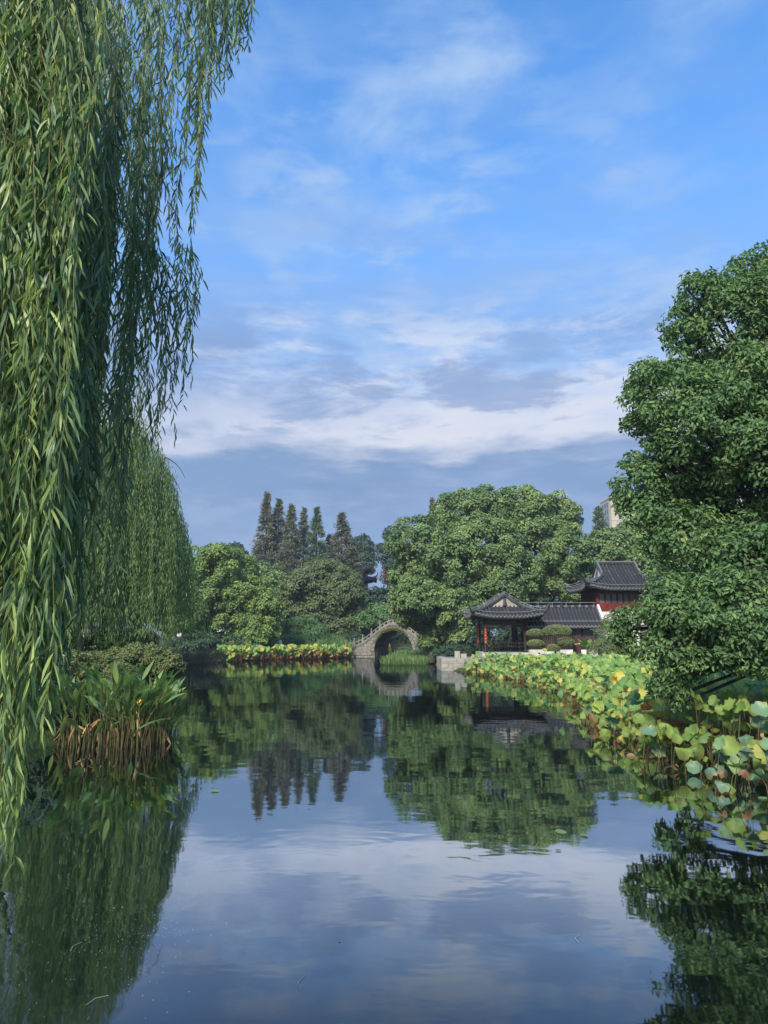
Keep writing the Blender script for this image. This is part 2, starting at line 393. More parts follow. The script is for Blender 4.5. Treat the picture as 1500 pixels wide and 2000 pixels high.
class B:
    """collects boxes, tubes, prisms ... into one mesh"""
    def __init__(self):
        self.v, self.f, self.m = [], [], []

    def add(self, verts, faces, mi=0):
        o = len(self.v)
        self.v.extend([tuple(float(c) for c in p) for p in verts])
        self.f.extend([tuple(i + o for i in f) for f in faces])
        self.m.extend([mi] * len(faces))
        return self

    def box(self, c, s, mi=0, rz=0.0, rx=0.0, ry=0.0):
        h = [x / 2 for x in s]
        vv = [Vector((sx * h[0], sy * h[1], sz * h[2])) for sz in (-1, 1) for sy in (-1, 1) for sx in (-1, 1)]
        if rz or rx or ry:
            mt = Matrix.Rotation(rz, 3, 'Z') @ Matrix.Rotation(ry, 3, 'Y') @ Matrix.Rotation(rx, 3, 'X')
            vv = [mt @ v for v in vv]
        return self.add([(v.x + c[0], v.y + c[1], v.z + c[2]) for v in vv],
                        [(0, 2, 3, 1), (4, 5, 7, 6), (0, 1, 5, 4), (2, 6, 7, 3), (0, 4, 6, 2), (1, 3, 7, 5)], mi)

    def bx(self, x0, x1, y0, y1, z0, z1, mi=0):
        return self.box(((x0 + x1) / 2, (y0 + y1) / 2, (z0 + z1) / 2), (x1 - x0, y1 - y0, z1 - z0), mi)

    def tube(self, pts, rad, n=6, mi=0, cap=True):
        pts = [Vector(p) for p in pts]
        if not hasattr(rad, '__len__'): rad = [rad] * len(pts)
        vv, ff = [], []
        up = Vector((0.13, 0.31, 0.94)).normalized()
        for i, p in enumerate(pts):
            t = (pts[min(i + 1, len(pts) - 1)] - pts[max(i - 1, 0)]).normalized()
            u = up if abs(t.dot(up)) < 0.95 else Vector((1, 0, 0))
            a = t.cross(u).normalized()
            b = t.cross(a)
            for k in range(n):
                an = 2 * math.pi * k / n
                vv.append(p + (a * math.cos(an) + b * math.sin(an)) * rad[i])
        for i in range(len(pts) - 1):
            for k in range(n):
                ff.append((i * n + k, i * n + (k + 1) % n, (i + 1) * n + (k + 1) % n, (i + 1) * n + k))
        if cap:
            ff.append(tuple(range(n))[::-1])
            ff.append(tuple(range((len(pts) - 1) * n, len(pts) * n)))
        return self.add(vv, ff, mi)

    def prism(self, poly, y0, y1, mi=0):
        """polygon in the xz plane pushed from y0 to y1"""
        n = len(poly)
        vv = [(x, y0, z) for x, z in poly] + [(x, y1, z) for x, z in poly]
        ff = [tuple(range(n)), tuple(range(n, 2 * n))[::-1]] + [(i + n, (i + 1) % n + n, (i + 1) % n, i) for i in range(n)]
        return self.add(vv, ff, mi)

    def lathe(self, prof, n=10, c=(0, 0, 0), mi=0):
        vv, ff = [], []
        for r, z in prof:
            for k in range(n):
                a = 2 * math.pi * k / n
                vv.append((c[0] + r * math.cos(a), c[1] + r * math.sin(a), c[2] + z))
        for i in range(len(prof) - 1):
            for k in range(n):
                ff.append((i * n + k, i * n + (k + 1) % n, (i + 1) * n + (k + 1) % n, (i + 1) * n + k))
        ff.append(tuple(range(n))[::-1])
        ff.append(tuple(range((len(prof) - 1) * n, len(prof) * n)))
        return self.add(vv, ff, mi)

    def mesh(self, name, mats, smooth=False):
        me = bpy.data.meshes.new(name)
        me.from_pydata(self.v, [], self.f)
        for m in (mats if isinstance(mats, (list, tuple)) else [mats]): me.materials.append(m)
        me.polygons.foreach_set('material_index', np.array(self.m, dtype=np.int32))
        me.polygons.foreach_set('use_smooth', np.full(len(self.f), bool(smooth)))
        me.update()
        return me

    def build(self, name, mats, parent=None, loc=(0, 0, 0), smooth=False, rot=(0, 0, 0)):
        return obj(name, self.mesh(name, mats, smooth), parent, loc, rot)


def unit(a):
    return a / np.maximum(np.linalg.norm(a, axis=-1, keepdims=True), 1e-9)


def leaves(P, T, N, L, W, attr, six=False, curl=0.0, fold=0.18):
    """blades from base points P along T, facing N. Returns (V, F, attr per face)"""
    n = len(P)
    S = unit(np.cross(T, N))
    N = unit(np.cross(S, T))
    L = np.broadcast_to(np.asarray(L, float), (n,))[:, None]
    W = np.broadcast_to(np.asarray(W, float), (n,))[:, None]
    tip = P + T * L - N * (L * curl)
    if six:
        l1 = P + T * L * 0.3 + S * W * 0.46 + N * (W * fold)
        r1 = P + T * L * 0.3 - S * W * 0.46 + N * (W * fold)
        l2 = P + T * L * 0.66 + S * W * 0.38 + N * (W * fold - L * curl * 0.35)
        r2 = P + T * L * 0.66 - S * W * 0.38 + N * (W * fold - L * curl * 0.35)
        V = np.stack([P, l1, l2, tip, r2, r1], 1).reshape(-1, 3)
        b = np.arange(n)[:, None] * 6
        Fc = np.concatenate([b + np.array([[0, 3, 2, 1]]), b + np.array([[0, 5, 4, 3]])], 0)
    else:
        l = P + T * L * 0.45 + S * W * 0.5 + N * (W * fold)
        r = P + T * L * 0.45 - S * W * 0.5 + N * (W * fold)
        V = np.stack([P, l, tip, r], 1).reshape(-1, 3)
        b = np.arange(n)[:, None] * 4
        Fc = np.concatenate([b + np.array([[0, 2, 1]]), b + np.array([[0, 3, 2]])], 0)
    return V, Fc, np.concatenate([attr, attr])


def crown(lobes, n_leaf, L, W, cf=0.30, cover=2.0, six=False, up=0.45, droop=0.25, back=0.55, jit=0.36, flat=0.78, inner=0.25, tone=0.5):
    """foliage as many small clumps of leaves over the lobes' surfaces (and some inside)"""
    lobes = np.asarray(lobes, float)
    C, D, RC = [], [], []
    for i, (cx, cy, cz, rx, ry, rz) in enumerate(lobes):
        r = (rx * ry * rz) ** (1 / 3)
        rc0 = cf * r
        n = max(6, int(cover * 4 * r * r / rc0 ** 2))
        d = unit(rng.normal(size=(n, 3)))
        d = d[(d[:, 2] > -0.55) | (rng.random(n) < 0.35)]
        d = d[(d[:, 1] < 0.35) | (rng.random(len(d)) < back)]
        k = rng.random(len(d))
        rad = np.where(k < inner, 0.45 + 0.3 * rng.random(len(d)), 0.82 + 0.26 * rng.random(len(d)))
        p = np.array([cx, cy, cz]) + d * np.array([rx, ry, rz]) * rad[:, None]
        keep = np.ones(len(p), bool)
        for j, q in enumerate(lobes):
            if j != i:
                keep &= (((p - q[:3]) / q[3:]) ** 2).sum(1) > 0.42
        C.append(p[keep]); D.append(d[keep]); RC.append(rc0 * (0.65 + 0.75 * rng.random(keep.sum())))
    C, D, RC = np.concatenate(C), np.concatenate(D), np.concatenate(RC)
    wgt = RC ** 2
    idx = rng.choice(len(C), n_leaf, p=wgt / wgt.sum())
    ctone = rng.random(len(C))
    g = rng.normal(size=(n_leaf, 3))
    g[:, 2] += up
    dl = unit(g + D[idx] * 0.55)
    rr = RC[idx] * (0.45 + 0.62 * rng.random(n_leaf) ** 0.6)
    P = C[idx] + dl * rr[:, None] * np.array([1, 1, flat])
    N = unit(dl * 0.8 + D[idx] * 0.35 + np.array([0, 0, 0.4]) + rng.normal(size=(n_leaf, 3)) * jit)
    T = rng.normal(size=(n_leaf, 3)) + dl * 0.35
    T[:, 2] -= droop
    T = unit(T - N * (T * N).sum(1, keepdims=True) * 0.8)
    s = 0.7 + 0.6 * rng.random(n_leaf)
    at_ = np.clip(ctone[idx] * tone + rng.random(n_leaf) * (1 - tone), 0, 0.995)
    return leaves(P, T, N, L * s, W * s, at_, six, curl=0.12)


def cat(parts):
    V, Fs, A, o = [], [], [], 0
    for v, f, a in parts:
        V.append(v); Fs.append(f + o); A.append(a); o += len(v)
    return np.concatenate(V), np.concatenate(Fs), np.concatenate(A)


def lobes_px(spec, Y, dj=0.0, depth=None):
    """lobes given as (px, py, rx, ry[, dY]) in the photograph's pixels at distance Y"""
    out = []
    for s in spec:
        y = Y + (s[4] if len(s) > 4 else rng.uniform(-dj, dj))
        c = at(s[0], s[1], y)
        k = math.hypot(y, 0.0) / F * 1.01
        rx, rz = s[2] * k, s[3] * k
        out.append((*c, rx, depth or (rx + rz) / 2, rz))
    return np.array(out)


def limb(b, p0, p1, r0, r1, sag=0.0, n=6, wob=0.12, sides=6):
    p0, p1 = np.asarray(p0, float), np.asarray(p1, float)
    ln = np.linalg.norm(p1 - p0)
    pts, rr = [], []
    ph = rng.random(2) * 6.28
    for i in range(n + 1):
        t = i / n
        p = p0 + (p1 - p0) * t
        p = p + np.array([math.sin(ph[0] + t * 5), math.cos(ph[1] + t * 4), 0]) * wob * ln * 0.25 * math.sin(math.pi * t)
        p[2] += sag * math.sin(math.pi * t)
        pts.append(p); rr.append(r0 + (r1 - r0) * t)
    b.tube(pts, rr, sides)
    return pts


def make_tree(name, label, cat_, base, lobes, mat, n_leaf, L, W, trunk_r, bark='bark', group=None, fork=0.35, limbs=True, **kw):
    base = np.asarray(base, float)
    t = thing(name, base, label, cat_, group)
    lb = np.array(lobes, float)
    lb[:, :3] -= base
    V, Fc, A = crown(lb, n_leaf, L, W, **kw)
    obj('crown', np_mesh('crown', V, [Fc], [M[mat]], A), t)
    b = B()
    top = lb[:, :3].mean(0)
    fz = max(0.8, top[2] * fork)
    fk = np.array([top[0] * 0.25, top[1] * 0.25, fz])
    limb(b, (0, 0, -0.4), fk, trunk_r, trunk_r * 0.78, n=5, wob=0.1, sides=8)
    if limbs:
        for q in lb:
            e = q[:3] + np.array([0, 0, 0.15 * q[5]])
            main = limb(b, fk, e, trunk_r * 0.32, trunk_r * 0.05, sag=0.06 * np.linalg.norm(e - fk), n=6)
            for _ in range(4):
                d = unit(rng.normal(size=3) + np.array([0, -0.3, 0.3]))
                mid = main[int(rng.integers(3, 6))]
                limb(b, mid, q[:3] + d * q[3:] * 0.85, trunk_r * 0.12, trunk_r * 0.03, n=4, sides=5)
    b.build('trunk', M[bark], t, smooth=True)
    return t


# ---------------------------------------------------------------- the setting: terrain and water
POND = np.array([(-9.4, -9), (-9.3, 5), (-8.9, 12), (-8.3, 17), (-7.6, 21), (-9.2, 30), (-12.6, 42), (-16.5, 54), (-19.5, 64), (-19.5, 74), (-14, 85),
                 (-8.5, 91), (-4.8, 94.5), (-1.2, 96), (0.2, 104), (-4, 118), (-6, 133), (22, 137), (19, 115), (9.5, 96), (7.6, 88), (7.2, 76), (4.6, 66),
                 (4.3, 55.2), (9, 54), (17, 51), (22.5, 43), (21, 33), (17, 25), (13.8, 18), (12.2, 10), (12.0, -9)])


def pond_dist(P):
    """distance to the shore, negative inside the pond"""
    d = np.full(len(P), 1e9)
    ins = np.zeros(len(P), bool)
    n = len(POND)
    for i in range(n):
        a, b = POND[i], POND[(i + 1) % n]
        ab = b - a
        t = np.clip(((P - a) @ ab) / (ab @ ab), 0, 1)
        d = np.minimum(d, np.linalg.norm(P - (a + t[:, None] * ab), axis=1))
        c = ((a[1] > P[:, 1]) != (b[1] > P[:, 1]))
        with np.errstate(divide='ignore', invalid='ignore'):
            x = (b[0] - a[0]) * (P[:, 1] - a[1]) / (b[1] - a[1]) + a[0]
        ins ^= c & (P[:, 0] < x)
    return np.where(ins, -d, d)


def land_z(P):
    P = np.asarray(P, float).reshape(-1, 2)
    d = pond_dist(P)
    z = np.where(d < 0, np.maximum(-1.3, -0.1 + d * 1.1), 0.12 + 0.75 * (1 - np.exp(-np.maximum(d, 0) / 1.4)))
    hill = 5.5 * np.exp(-(((P[:, 0] + 6) / 20) ** 2 + ((P[:, 1] - 140) / 16) ** 2))
    hill += 1.2 * np.exp(-(((P[:, 0] + 14) / 12) ** 2 + ((P[:, 1] - 108) / 10) ** 2))
    z = np.where(d > 0, z + hill * np.clip(d / 6, 0, 1), z)
    return z + 0.05 * np.sin(P[:, 0] * 1.7) * np.cos(P[:, 1] * 1.3) * (d > 1)


def lz(x, y):
    return float(land_z([(x, y)])[0])


gx = np.concatenate([np.array([-1500, -700, -350, -160, -100, -70, -50]), np.arange(-40, 40.1, 0.8), np.array([50, 70, 100, 160, 350, 700, 1500])])
gy = np.concatenate([np.array([-900, -400, -150, -50, -25]), np.arange(-14, 30, 0.8), np.arange(30, 150.1, 1.0), np.array([158, 168, 180, 220, 300, 500, 900, 1800])])
GX, GY = np.meshgrid(gx, gy)
gz = land_z(np.stack([GX.ravel(), GY.ravel()], 1))
nx_, ny_ = len(gx), len(gy)
ii = (np.arange(ny_ - 1)[:, None] * nx_ + np.arange(nx_ - 1)[None]).ravel()
props(obj('ground', np_mesh('ground', np.stack([GX.ravel(), GY.ravel(), gz], 1), [np.stack([ii, ii + 1, ii + nx_ + 1, ii + nx_], 1)], [M['ground']], smooth=True)), kind='structure')
bw = B()
bw.add([(-45, -12, 0), (45, -12, 0), (45, 146, 0), (-45, 146, 0)], [(0, 1, 2, 3)])
props(bw.build('water', M['water']), kind='structure')
# ---------------------------------------------------------------- arched stone bridge
def bridge():
    a = R(-27)
    W = 1.75
    ctr = at(768, 1240, 87.0)
    rx_, ry_ = ctr[0] + 1.75 * math.sin(R(27)), 87.0 + 1.75 * math.cos(R(27))
    t = thing('stone_bridge', (rx_, ry_, 0), 'humpbacked grey stone bridge with one round arch and a post balustrade', 'bridge', rz=a)
    R_, zc_ = 2.6, 0.72
    ks = np.array([(0, 4.02), (0.6, 3.95), (1.8, 3.34), (3.1, 2.3), (4.4, 1.5), (5.7, 1.12), (6.8, 1.0), (8.0, 0.98)])
    xs = np.linspace(0, 8, 200)
    zs = np.interp(xs, ks[:, 0], ks[:, 1])
    for _ in range(3):
        zs = np.convolve(np.pad(zs, 12, mode='edge'), np.ones(25) / 25, 'valid')
    deck = lambda x: float(np.interp(abs(x), xs, zs))
    arch = lambda x: zc_ + math.sqrt(max(R_ ** 2 - x * x, 0)) if abs(x) < R_ else -1.0
    XE = 6.9
    # solid core behind the facing stones, and the walking surface
    xx = [-XE + i * 2 * XE / 80 for i in range(81)]
    core = B()
    for x0, x1 in zip(xx, xx[1:]):
        b0, b1 = max(arch(x0), -0.6), max(arch(x1), -0.6)
        t0, t1 = deck(x0) - 0.03, deck(x1) - 0.03
        if t0 > b0 or t1 > b1:
            core.prism([(x0, min(b0, t0)), (x1, min(b1, t1)), (x1, t1), (x0, t0)], -W + 0.06, W - 0.06)
    core.build('core', M['stone_dark'], t)
    # steps
    for i in range(34):
        x0 = -6.8 + i * 0.4
        B().box((x0 + 0.2, 0, max(deck(x0), deck(x0 + 0.4)) - 0.03), (0.395, 2 * W - 0.5, 0.12)).build('step', M['stone'], t)
    for side in (-1, 1):
        yo, yi = side * W, side * (W - 0.10)
        ylo, yhi = min(yo, yi), max(yo, yi)
        # facing stones in courses
        for c in range(9):
            z0, z1 = 0.22 + c * 0.36, 0.22 + (c + 1) * 0.36 - 0.025
            x = -XE + (0.0 if c % 2 else 0.4)
            while x < XE:
                x1 = x + 0.85 + 0.25 * random.random()
                top, bot = [], []
                for k in range(7):
                    q = x + (x1 - 0.025 - x) * k / 6
                    if abs(q) > XE: continue
                    lo = z0
                    if abs(q) < R_ + 0.38:
                        lo = max(z0, zc_ + math.sqrt(max((R_ + 0.38) ** 2 - q * q, 0)))
                    hi = min(z1, deck(q) - 0.16)
                    if hi - lo > 0.03:
                        top.append((q, hi)); bot.append((q, lo))
                if len(top) >= 2:
                    jut = 0.012 * random.random()
                    B().prism(bot + top[::-1], ylo - (jut if side < 0 else 0), yhi + (jut if side > 0 else 0)).build('stone_block', M['stone'], t)
                x = x1
        # arch ring
        nv = 19
        for k in range(nv):
            a0, a1 = math.pi * k / nv + 0.006, math.pi * (k + 1) / nv - 0.006
            poly = [(math.cos(q) * r, zc_ + math.sin(q) * r) for r, q in ((R_, a0), (R_ + 0.35, a0), (R_ + 0.35, (a0 + a1) / 2), (R_ + 0.35, a1), (R_, a1), (R_, (a0 + a1) / 2))]
            o = 0.035
            B().prism(poly, ylo - (o if side < 0 else 0), yhi + (o if side > 0 else 0)).build('arch_stone', M['stone'], t)
        # moulded edge of the deck, two fillets
        for dz_, hh, out in ((-0.10, 0.10, 0.10), (-0.2, 0.07, 0.055)):
            m = B()
            for x0, x1 in zip(xx, xx[1:]):
                m.prism([(x0, deck(x0) + dz_), (x1, deck(x1) + dz_), (x1, deck(x1) + dz_ + hh), (x0, deck(x0) + dz_ + hh)], min(side * (W + out), side * (W - 0.2)), max(side * (W + out), side * (W - 0.2)))
            m.build('moulding', M['stone'], t)
        # plinth step at the water
        for s2 in (-1, 1):
            B().bx(min(s2 * 2.45, s2 * XE), max(s2 * 2.45, s2 * XE), ylo - 0.16, yhi + 0.16, -0.5, 0.12).build('plinth', M['stone'], t)
        # balustrade
        px_ = [-6.6, -5.4, -4.2, -3.0, -1.8, -0.62, 0.62, 1.8, 3.0, 4.2, 5.4, 6.6]
        yb = side * (W - 0.06)
        for x in px_:
            z = deck(x)
            p = B().box((x, yb, z + 0.38), (0.17, 0.17, 0.86))
            p.box((x, yb, z + 0.82), (0.22, 0.22, 0.05))
            p.lathe([(0.06, 0.84), (0.10, 0.90), (0.10, 0.98), (0.05, 1.06)], 8, (x, yb, z))
            p.build('post', M['stone'], t)
        for x0, x1 in zip(px_, px_[1:]):
            xa, xb = x0 + 0.09, x1 - 0.09
            rail = B()
            for q0, q1 in ((0, 1),):
                seg = 6
                for i in range(seg):
                    s0, s1 = xa + (xb - xa) * i / seg, xa + (xb - xa) * (i + 1) / seg
                    for zl, zh, th in ((0.44, 0.56, 0.14), (0.0, 0.20, 0.10), ):
                        rail.prism([(s0, deck(s0) + zl), (s1, deck(s1) + zl), (s1, deck(s1) + zh), (s0, deck(s0) + zh)], yb - th / 2, yb + th / 2)
            xm = (xa + xb) / 2
            rail.prism([(xm - 0.1, deck(xm - 0.1) + 0.18), (xm + 0.1, deck(xm + 0.1) + 0.18), (xm + 0.07, deck(xm + 0.07) + 0.45), (xm - 0.07, deck(xm - 0.07) + 0.45)], yb - 0.045, yb + 0.045)
            for xe, s3 in ((xa, 1), (xb, -1)):
                rail.prism([(xe, deck(xe) + 0.18), (xe + s3 * 0.1, deck(xe + s3 * 0.1) + 0.18), (xe + s3 * 0.1, deck(xe + s3 * 0.1) + 0.45), (xe, deck(xe) + 0.45)], yb - 0.045, yb + 0.045)
            rail.build('rail_panel', M['stone'], t)
    # barrel lining: rings of long stones with open joints
    for k in range(6):
        y0, y1 = -W + 0.12 + k * (2 * W - 0.24) / 6 + 0.02, -W + 0.12 + (k + 1) * (2 * W - 0.24) / 6 - 0.02
        r0 = R_ - (0.05 if k % 2 else 0.01)
        ring = B()
        n = 24
        for i in range(n):
            a0, a1 = math.pi * i / n, math.pi * (i + 1) / n
            ring.prism([(math.cos(a0) * r0, zc_ + math.sin(a0) * r0), (math.cos(a0) * (R_ + .1), zc_ + math.sin(a0) * (R_ + .1)), (math.cos(a1) * (R_ + .1), zc_ + math.sin(a1) * (R_ + .1)), (math.cos(a1) * r0, zc_ + math.sin(a1) * r0)], y0, y1)
        for s2 in (-1, 1):
            ring.bx(min(s2 * r0, s2 * (R_ + .1)), max(s2 * r0, s2 * (R_ + .1)), y0, y1, -0.6, zc_)
        ring.build('barrel_ring', M['stone_dark'] if k % 2 else M['stone'], t)
    # creeper hanging round the arch
    n = 900
    an = rng.normal(1.75, 0.45, n).clip(0.5, 2.7)
    rr = R_ + 0.12 + rng.normal(0, 0.09, n)
    P = np.stack([np.cos(an) * rr, np.full(n, -W - 0.05) - rng.random(n) * 0.09, zc_ + np.sin(an) * rr], 1)
    T = unit(rng.normal(size=(n, 3)) + np.array([0, -0.2, -0.8]))
    V, Fc, A = leaves(P, T, unit(rng.normal(size=(n, 3)) + np.array([0, -1.2, 0.4])), 0.14, 0.09, rng.random(n))
    o = obj('creeper_leaves', np_mesh('creeper', V, [Fc], [M['feather']], A), t)
    o['kind'] = 'stuff'


bridge()


# ---------------------------------------------------------------- tiled roofs with upturned corners
def tiled_roof(parent, c, a, b, g, s, q, lift, swap=False, pitch=0.30, wl=2.2, gable='gable', ridge_w=0.16, sides='all', curl=0.5, conduit=True, tr=0.085, pale='tile_pale'):
    """hip-and-gable roof round c (eave level). Ridge along y (along x with swap). a: half span across the ridge, b: half length, g: depth of the end skirts"""
    f = lambda d: s * d + q * d * d

    def lf(dx_, dy_):
        return lift * max(0, 1 - dx_ / wl) ** 2 * max(0, 1 - dy_ / wl) ** 1.5

    def pt(x, y, up=0.0, main=True):
        dx_, dy_ = a - abs(x), b - abs(y)
        d = dx_ if (main and dy_ >= g - 1e-6) else min(dx_, dy_)
        z = f(max(d, 0)) + lf(max(dx_, 0), max(dy_, 0)) + up
        return (y, x, z) if swap else (x, y, z)

    roof = obj('roof', None, parent, c)
    roof_mesh = B()
    NS = 6

    def strip_grid(cols):
        for c0, c1 in zip(cols, cols[1:]):
            for p0, p1, p2, p3 in zip(c0, c0[1:], c1[1:], c1):
                roof_mesh.add([p0, p1, p2, p3], [(0, 1, 2, 3)])

    for sg in (-1, 1):                                   # end skirts
        cols = []
        for x in np.linspace(-a, a, 41):
            m = min(g, a - abs(x))
            cols.append([pt(x, sg * (b - m * k / NS), -0.03, False) for k in range(NS + 1)])
        strip_grid(cols)
        for y0, y1 in ((-b, -(b - g)), (-(b - g), b - g), (b - g, b)):     # long slopes
            cols = []
            mid = abs(y0 + y1) < 1e-6
            for y in np.linspace(y0, y1, 12):
                m = a if mid else min(b - abs(y), a)
                cols.append([pt(sg * (a - m * k / 8), y, -0.03, mid) for k in range(9)])
            if y1 - y0 > 1e-4: strip_grid(cols)
    # eave board
    ring = []
    for x in np.linspace(-a, a, 30): ring.append((x, -b))
    for y in np.linspace(-b, b, 30)[1:]: ring.append((a, y))
    for x in np.linspace(a, -a, 30)[1:]: ring.append((x, b))
    for y in np.linspace(b, -b, 30)[1:]: ring.append((-a, y))
    for (x0, y0), (x1, y1) in zip(ring, ring[1:]):
        p, r_ = pt(x0, y0, -0.03, False), pt(x1, y1, -0.03, False)
        i0, i1 = pt(x0 * 0.8, y0 * 0.8, 0, False), pt(x1 * 0.8, y1 * 0.8, 0, False)
        zb = 0.16
        roof_mesh.add([p, r_, (r_[0], r_[1], r_[2] - zb), (p[0], p[1], p[2] - zb)], [(0, 1, 2, 3)])
        roof_mesh.add([(p[0], p[1], p[2] - zb), (r_[0], r_[1], r_[2] - zb), (i1[0], i1[1], -0.02), (i0[0], i0[1], -0.02)], [(0, 1, 2, 3)])
    roof.parent = parent
    me = roof_mesh.mesh('roof_deck', M['deck'])
    bpy.data.objects.remove(roof)
    roof = obj('roof', me, parent, c)

    def row(path, e):
        r_ = B()
        r_.tube(path, tr, 6, 0)
        p0 = Vector(path[0])
        d = (Vector(path[0]) - Vector(path[1])).normalized()
        r_.tube([p0 - d * 0.02, p0 + d * 0.05], tr * 1.15, 8, 1)
        sd = Vector((-d.y, d.x, 0)).normalized() * pitch * 0.5
        q0 = p0 + sd + d * 0.06
        w_ = Vector((-d.y, d.x, 0)).normalized() * pitch * 0.3
        r_.add([q0 - w_ + Vector((0, 0, 0.03)), q0 + w_ + Vector((0, 0, 0.03)), q0 + w_ * 0.5 - Vector((0, 0, 0.09)), q0 - Vector((0, 0, 0.14)), q0 - w_ * 0.5 - Vector((0, 0, 0.09))], [(0, 1, 2, 3, 4)], 1)
        # snow-white mortar dabs part way up
        r_.build('tile_row', [M['tile'], M[pale]], roof)

    for sg in (-1, 1):
        if sides == 'front' and sg == 1 and not swap: pass
        n = int(2 * a / pitch)
        for i in range(n + 1):                          # tile rows of the end skirts
            x = -a + (2 * a - n * pitch) / 2 + i * pitch
            m = min(g, a - abs(x))
            if m > 0.15: row([pt(x, sg * (b - m * k / 5), 0.03, False) for k in range(6)], 0)
        n = int(2 * b / pitch)
        for i in range(n + 1):                          # tile rows of the long slopes
            y = -b + (2 * b - n * pitch) / 2 + i * pitch
            m = a - 0.02 if b - abs(y) >= g else min(b - abs(y), a)
            if m > 0.15: row([pt(sg * (a - m * k / 7), y, 0.03, True) for k in range(8)], 0)
    # ridges
    if b - g > 0.05:
        B().tube([pt(0, y, 0.10) for y in np.linspace(-(b - g) - 0.1, b - g + 0.1, 12)], ridge_w, 6).build('ridge', M['tile'], roof)
        B().tube([pt(0, y, 0.10 + ridge_w) for y in np.linspace(-(b - g), b - g, 12)], ridge_w * 0.45, 6).build('ridge_cap', M[pale], roof)
    for sg in (-1, 1):
        if b - g > 0.05:
            yy = sg * (b - g)
            for sx in (-1, 1):
                path = [pt(sx * (a - g) * (1 - k / 8), yy, 0.08) for k in range(9)]
                B().tube(path, ridge_w * 0.85, 6).build('verge_ridge', M['tile'], roof)
                path2 = [(p[0], p[1], p[2] + ridge_w * 0.9) for p in path]
                B().tube(path2, ridge_w * 0.26, 5, 0).build('verge_cap', M[pale], roof)
            gp = B()
            xs_ = np.linspace(-(a - g), a - g, 17)
            top = [pt(x, yy, -0.04) for x in xs_]
            zb = f(g) - 0.05
            for p, r_ in zip(top, top[1:]):
                o = -sg * 0.0
                gp.add([p, r_, (r_[0], r_[1], zb), (p[0], p[1], zb)], [(0, 1, 2, 3)])
            gp.build('gable_panel', M[gable], roof)
        for sx in (-1, 1):
            path = [pt(sx * (a - d), sg * (b - d), 0.09 - 0.02 * (d < 0.3), False) for d in np.linspace(g, 0.0, 10)]
            p9, p8 = Vector(path[-1]), Vector(path[-3])
            dr = (p9 - p8).normalized()
            dr.z = 0
            for k in (1, 2, 3): path.append(tuple(p9 + dr * 0.16 * k + Vector((0, 0, curl * 0.12 * k * k))))
            B().tube(path, [ridge_w * 0.85] * 10 + [ridge_w * 0.7, ridge_w * 0.5, ridge_w * 0.25], 6).build('hip_ridge', M['tile'], roof)
            B().tube([(p[0], p[1], p[2] + ridge_w * 0.85) for p in path], [ridge_w * 0.24] * 11 + [ridge_w * 0.18, ridge_w * 0.1], 5).build('hip_cap', M[pale], roof)
    if conduit:                                          # pale lighting conduit on little brackets
        for sg in (-1, 1):
            for sx in (-1, 1):
                path = [pt(sx * (a - d), sg * (b - d), 0.42, False) for d in np.linspace(g, -0.02, 8)]
                w_ = B().tube(path, 0.022, 4)
                for p in path[::2]: w_.tube([(p[0], p[1], p[2] - 0.3), p], 0.018, 4)
                w_.build('light_conduit', M['conduit'], roof)
            if b - g > 0.05:
                path = [pt(x, sg * (b - g), 0.42) for x in np.linspace(-(a - g), a - g, 13)]
                w_ = B().tube(path, 0.022, 4)
                for p in path[::2]: w_.tube([(p[0], p[1], p[2] - 0.3), p], 0.018, 4)
                w_.build('light_conduit', M['conduit'], roof)
            path = [pt(x, sg * (b - 0.35), 0.20, False) for x in np.linspace(-a + 0.6, a - 0.6, 10)]
            B().tube(path, 0.02, 4).build('light_conduit', M['conduit'], roof)
            path = [pt(sg * (a - 0.35), y, 0.20) for y in np.linspace(-b + 0.6, b - 0.6, 10)]
            B().tube(path, 0.02, 4).build('light_conduit', M['conduit'], roof)
    return roof


# ---------------------------------------------------------------- open waterside pavilion
GZ = 0.9
PX, PY = 10.12, 61.9
pav = thing('waterside_pavilion', (PX, PY, GZ - 0.1), 'open dark timber pavilion with a curved grey tile roof and gable end', 'pavilion')
z0 = 0.45
B().bx(-2.0, 1.95, -2.2, 2.2, -0.4, z0).build('plinth', M['stone_pale'], pav)
for x in (-1.68, 1.62):
    for y in (-1.85, 1.85):
        B().lathe([(0.2, z0), (0.2, z0 + 0.12), (0.115, z0 + 0.16), (0.11, 3.35)], 12, (x, y, 0)).build('column', M['wood_dark'], pav, smooth=True)
for y in (-1.85, 1.85):
    B().bx(-1.85, 1.8, y - 0.07, y + 0.07, 3.0, 3.3).build('beam', M['wood_dark'], pav)
    B().bx(-1.6, 1.55, y - 0.05, y + 0.05, 2.74, 2.92).build('lintel', M['wood_dark'], pav)
for x in (-1.68, 1.62):
    B().bx(x - 0.07, x + 0.07, -1.78, 1.78, 3.0, 3.3).build('beam', M['wood_dark'], pav)
    B().bx(x - 0.05, x + 0.05, -1.74, 1.74, 2.74, 2.92).build('lintel', M['wood_dark'], pav)
B().bx(-2.2, 2.15, -2.3, 2.3, 3.32, 3.4).build('ceiling', M['wood_dark'], pav)


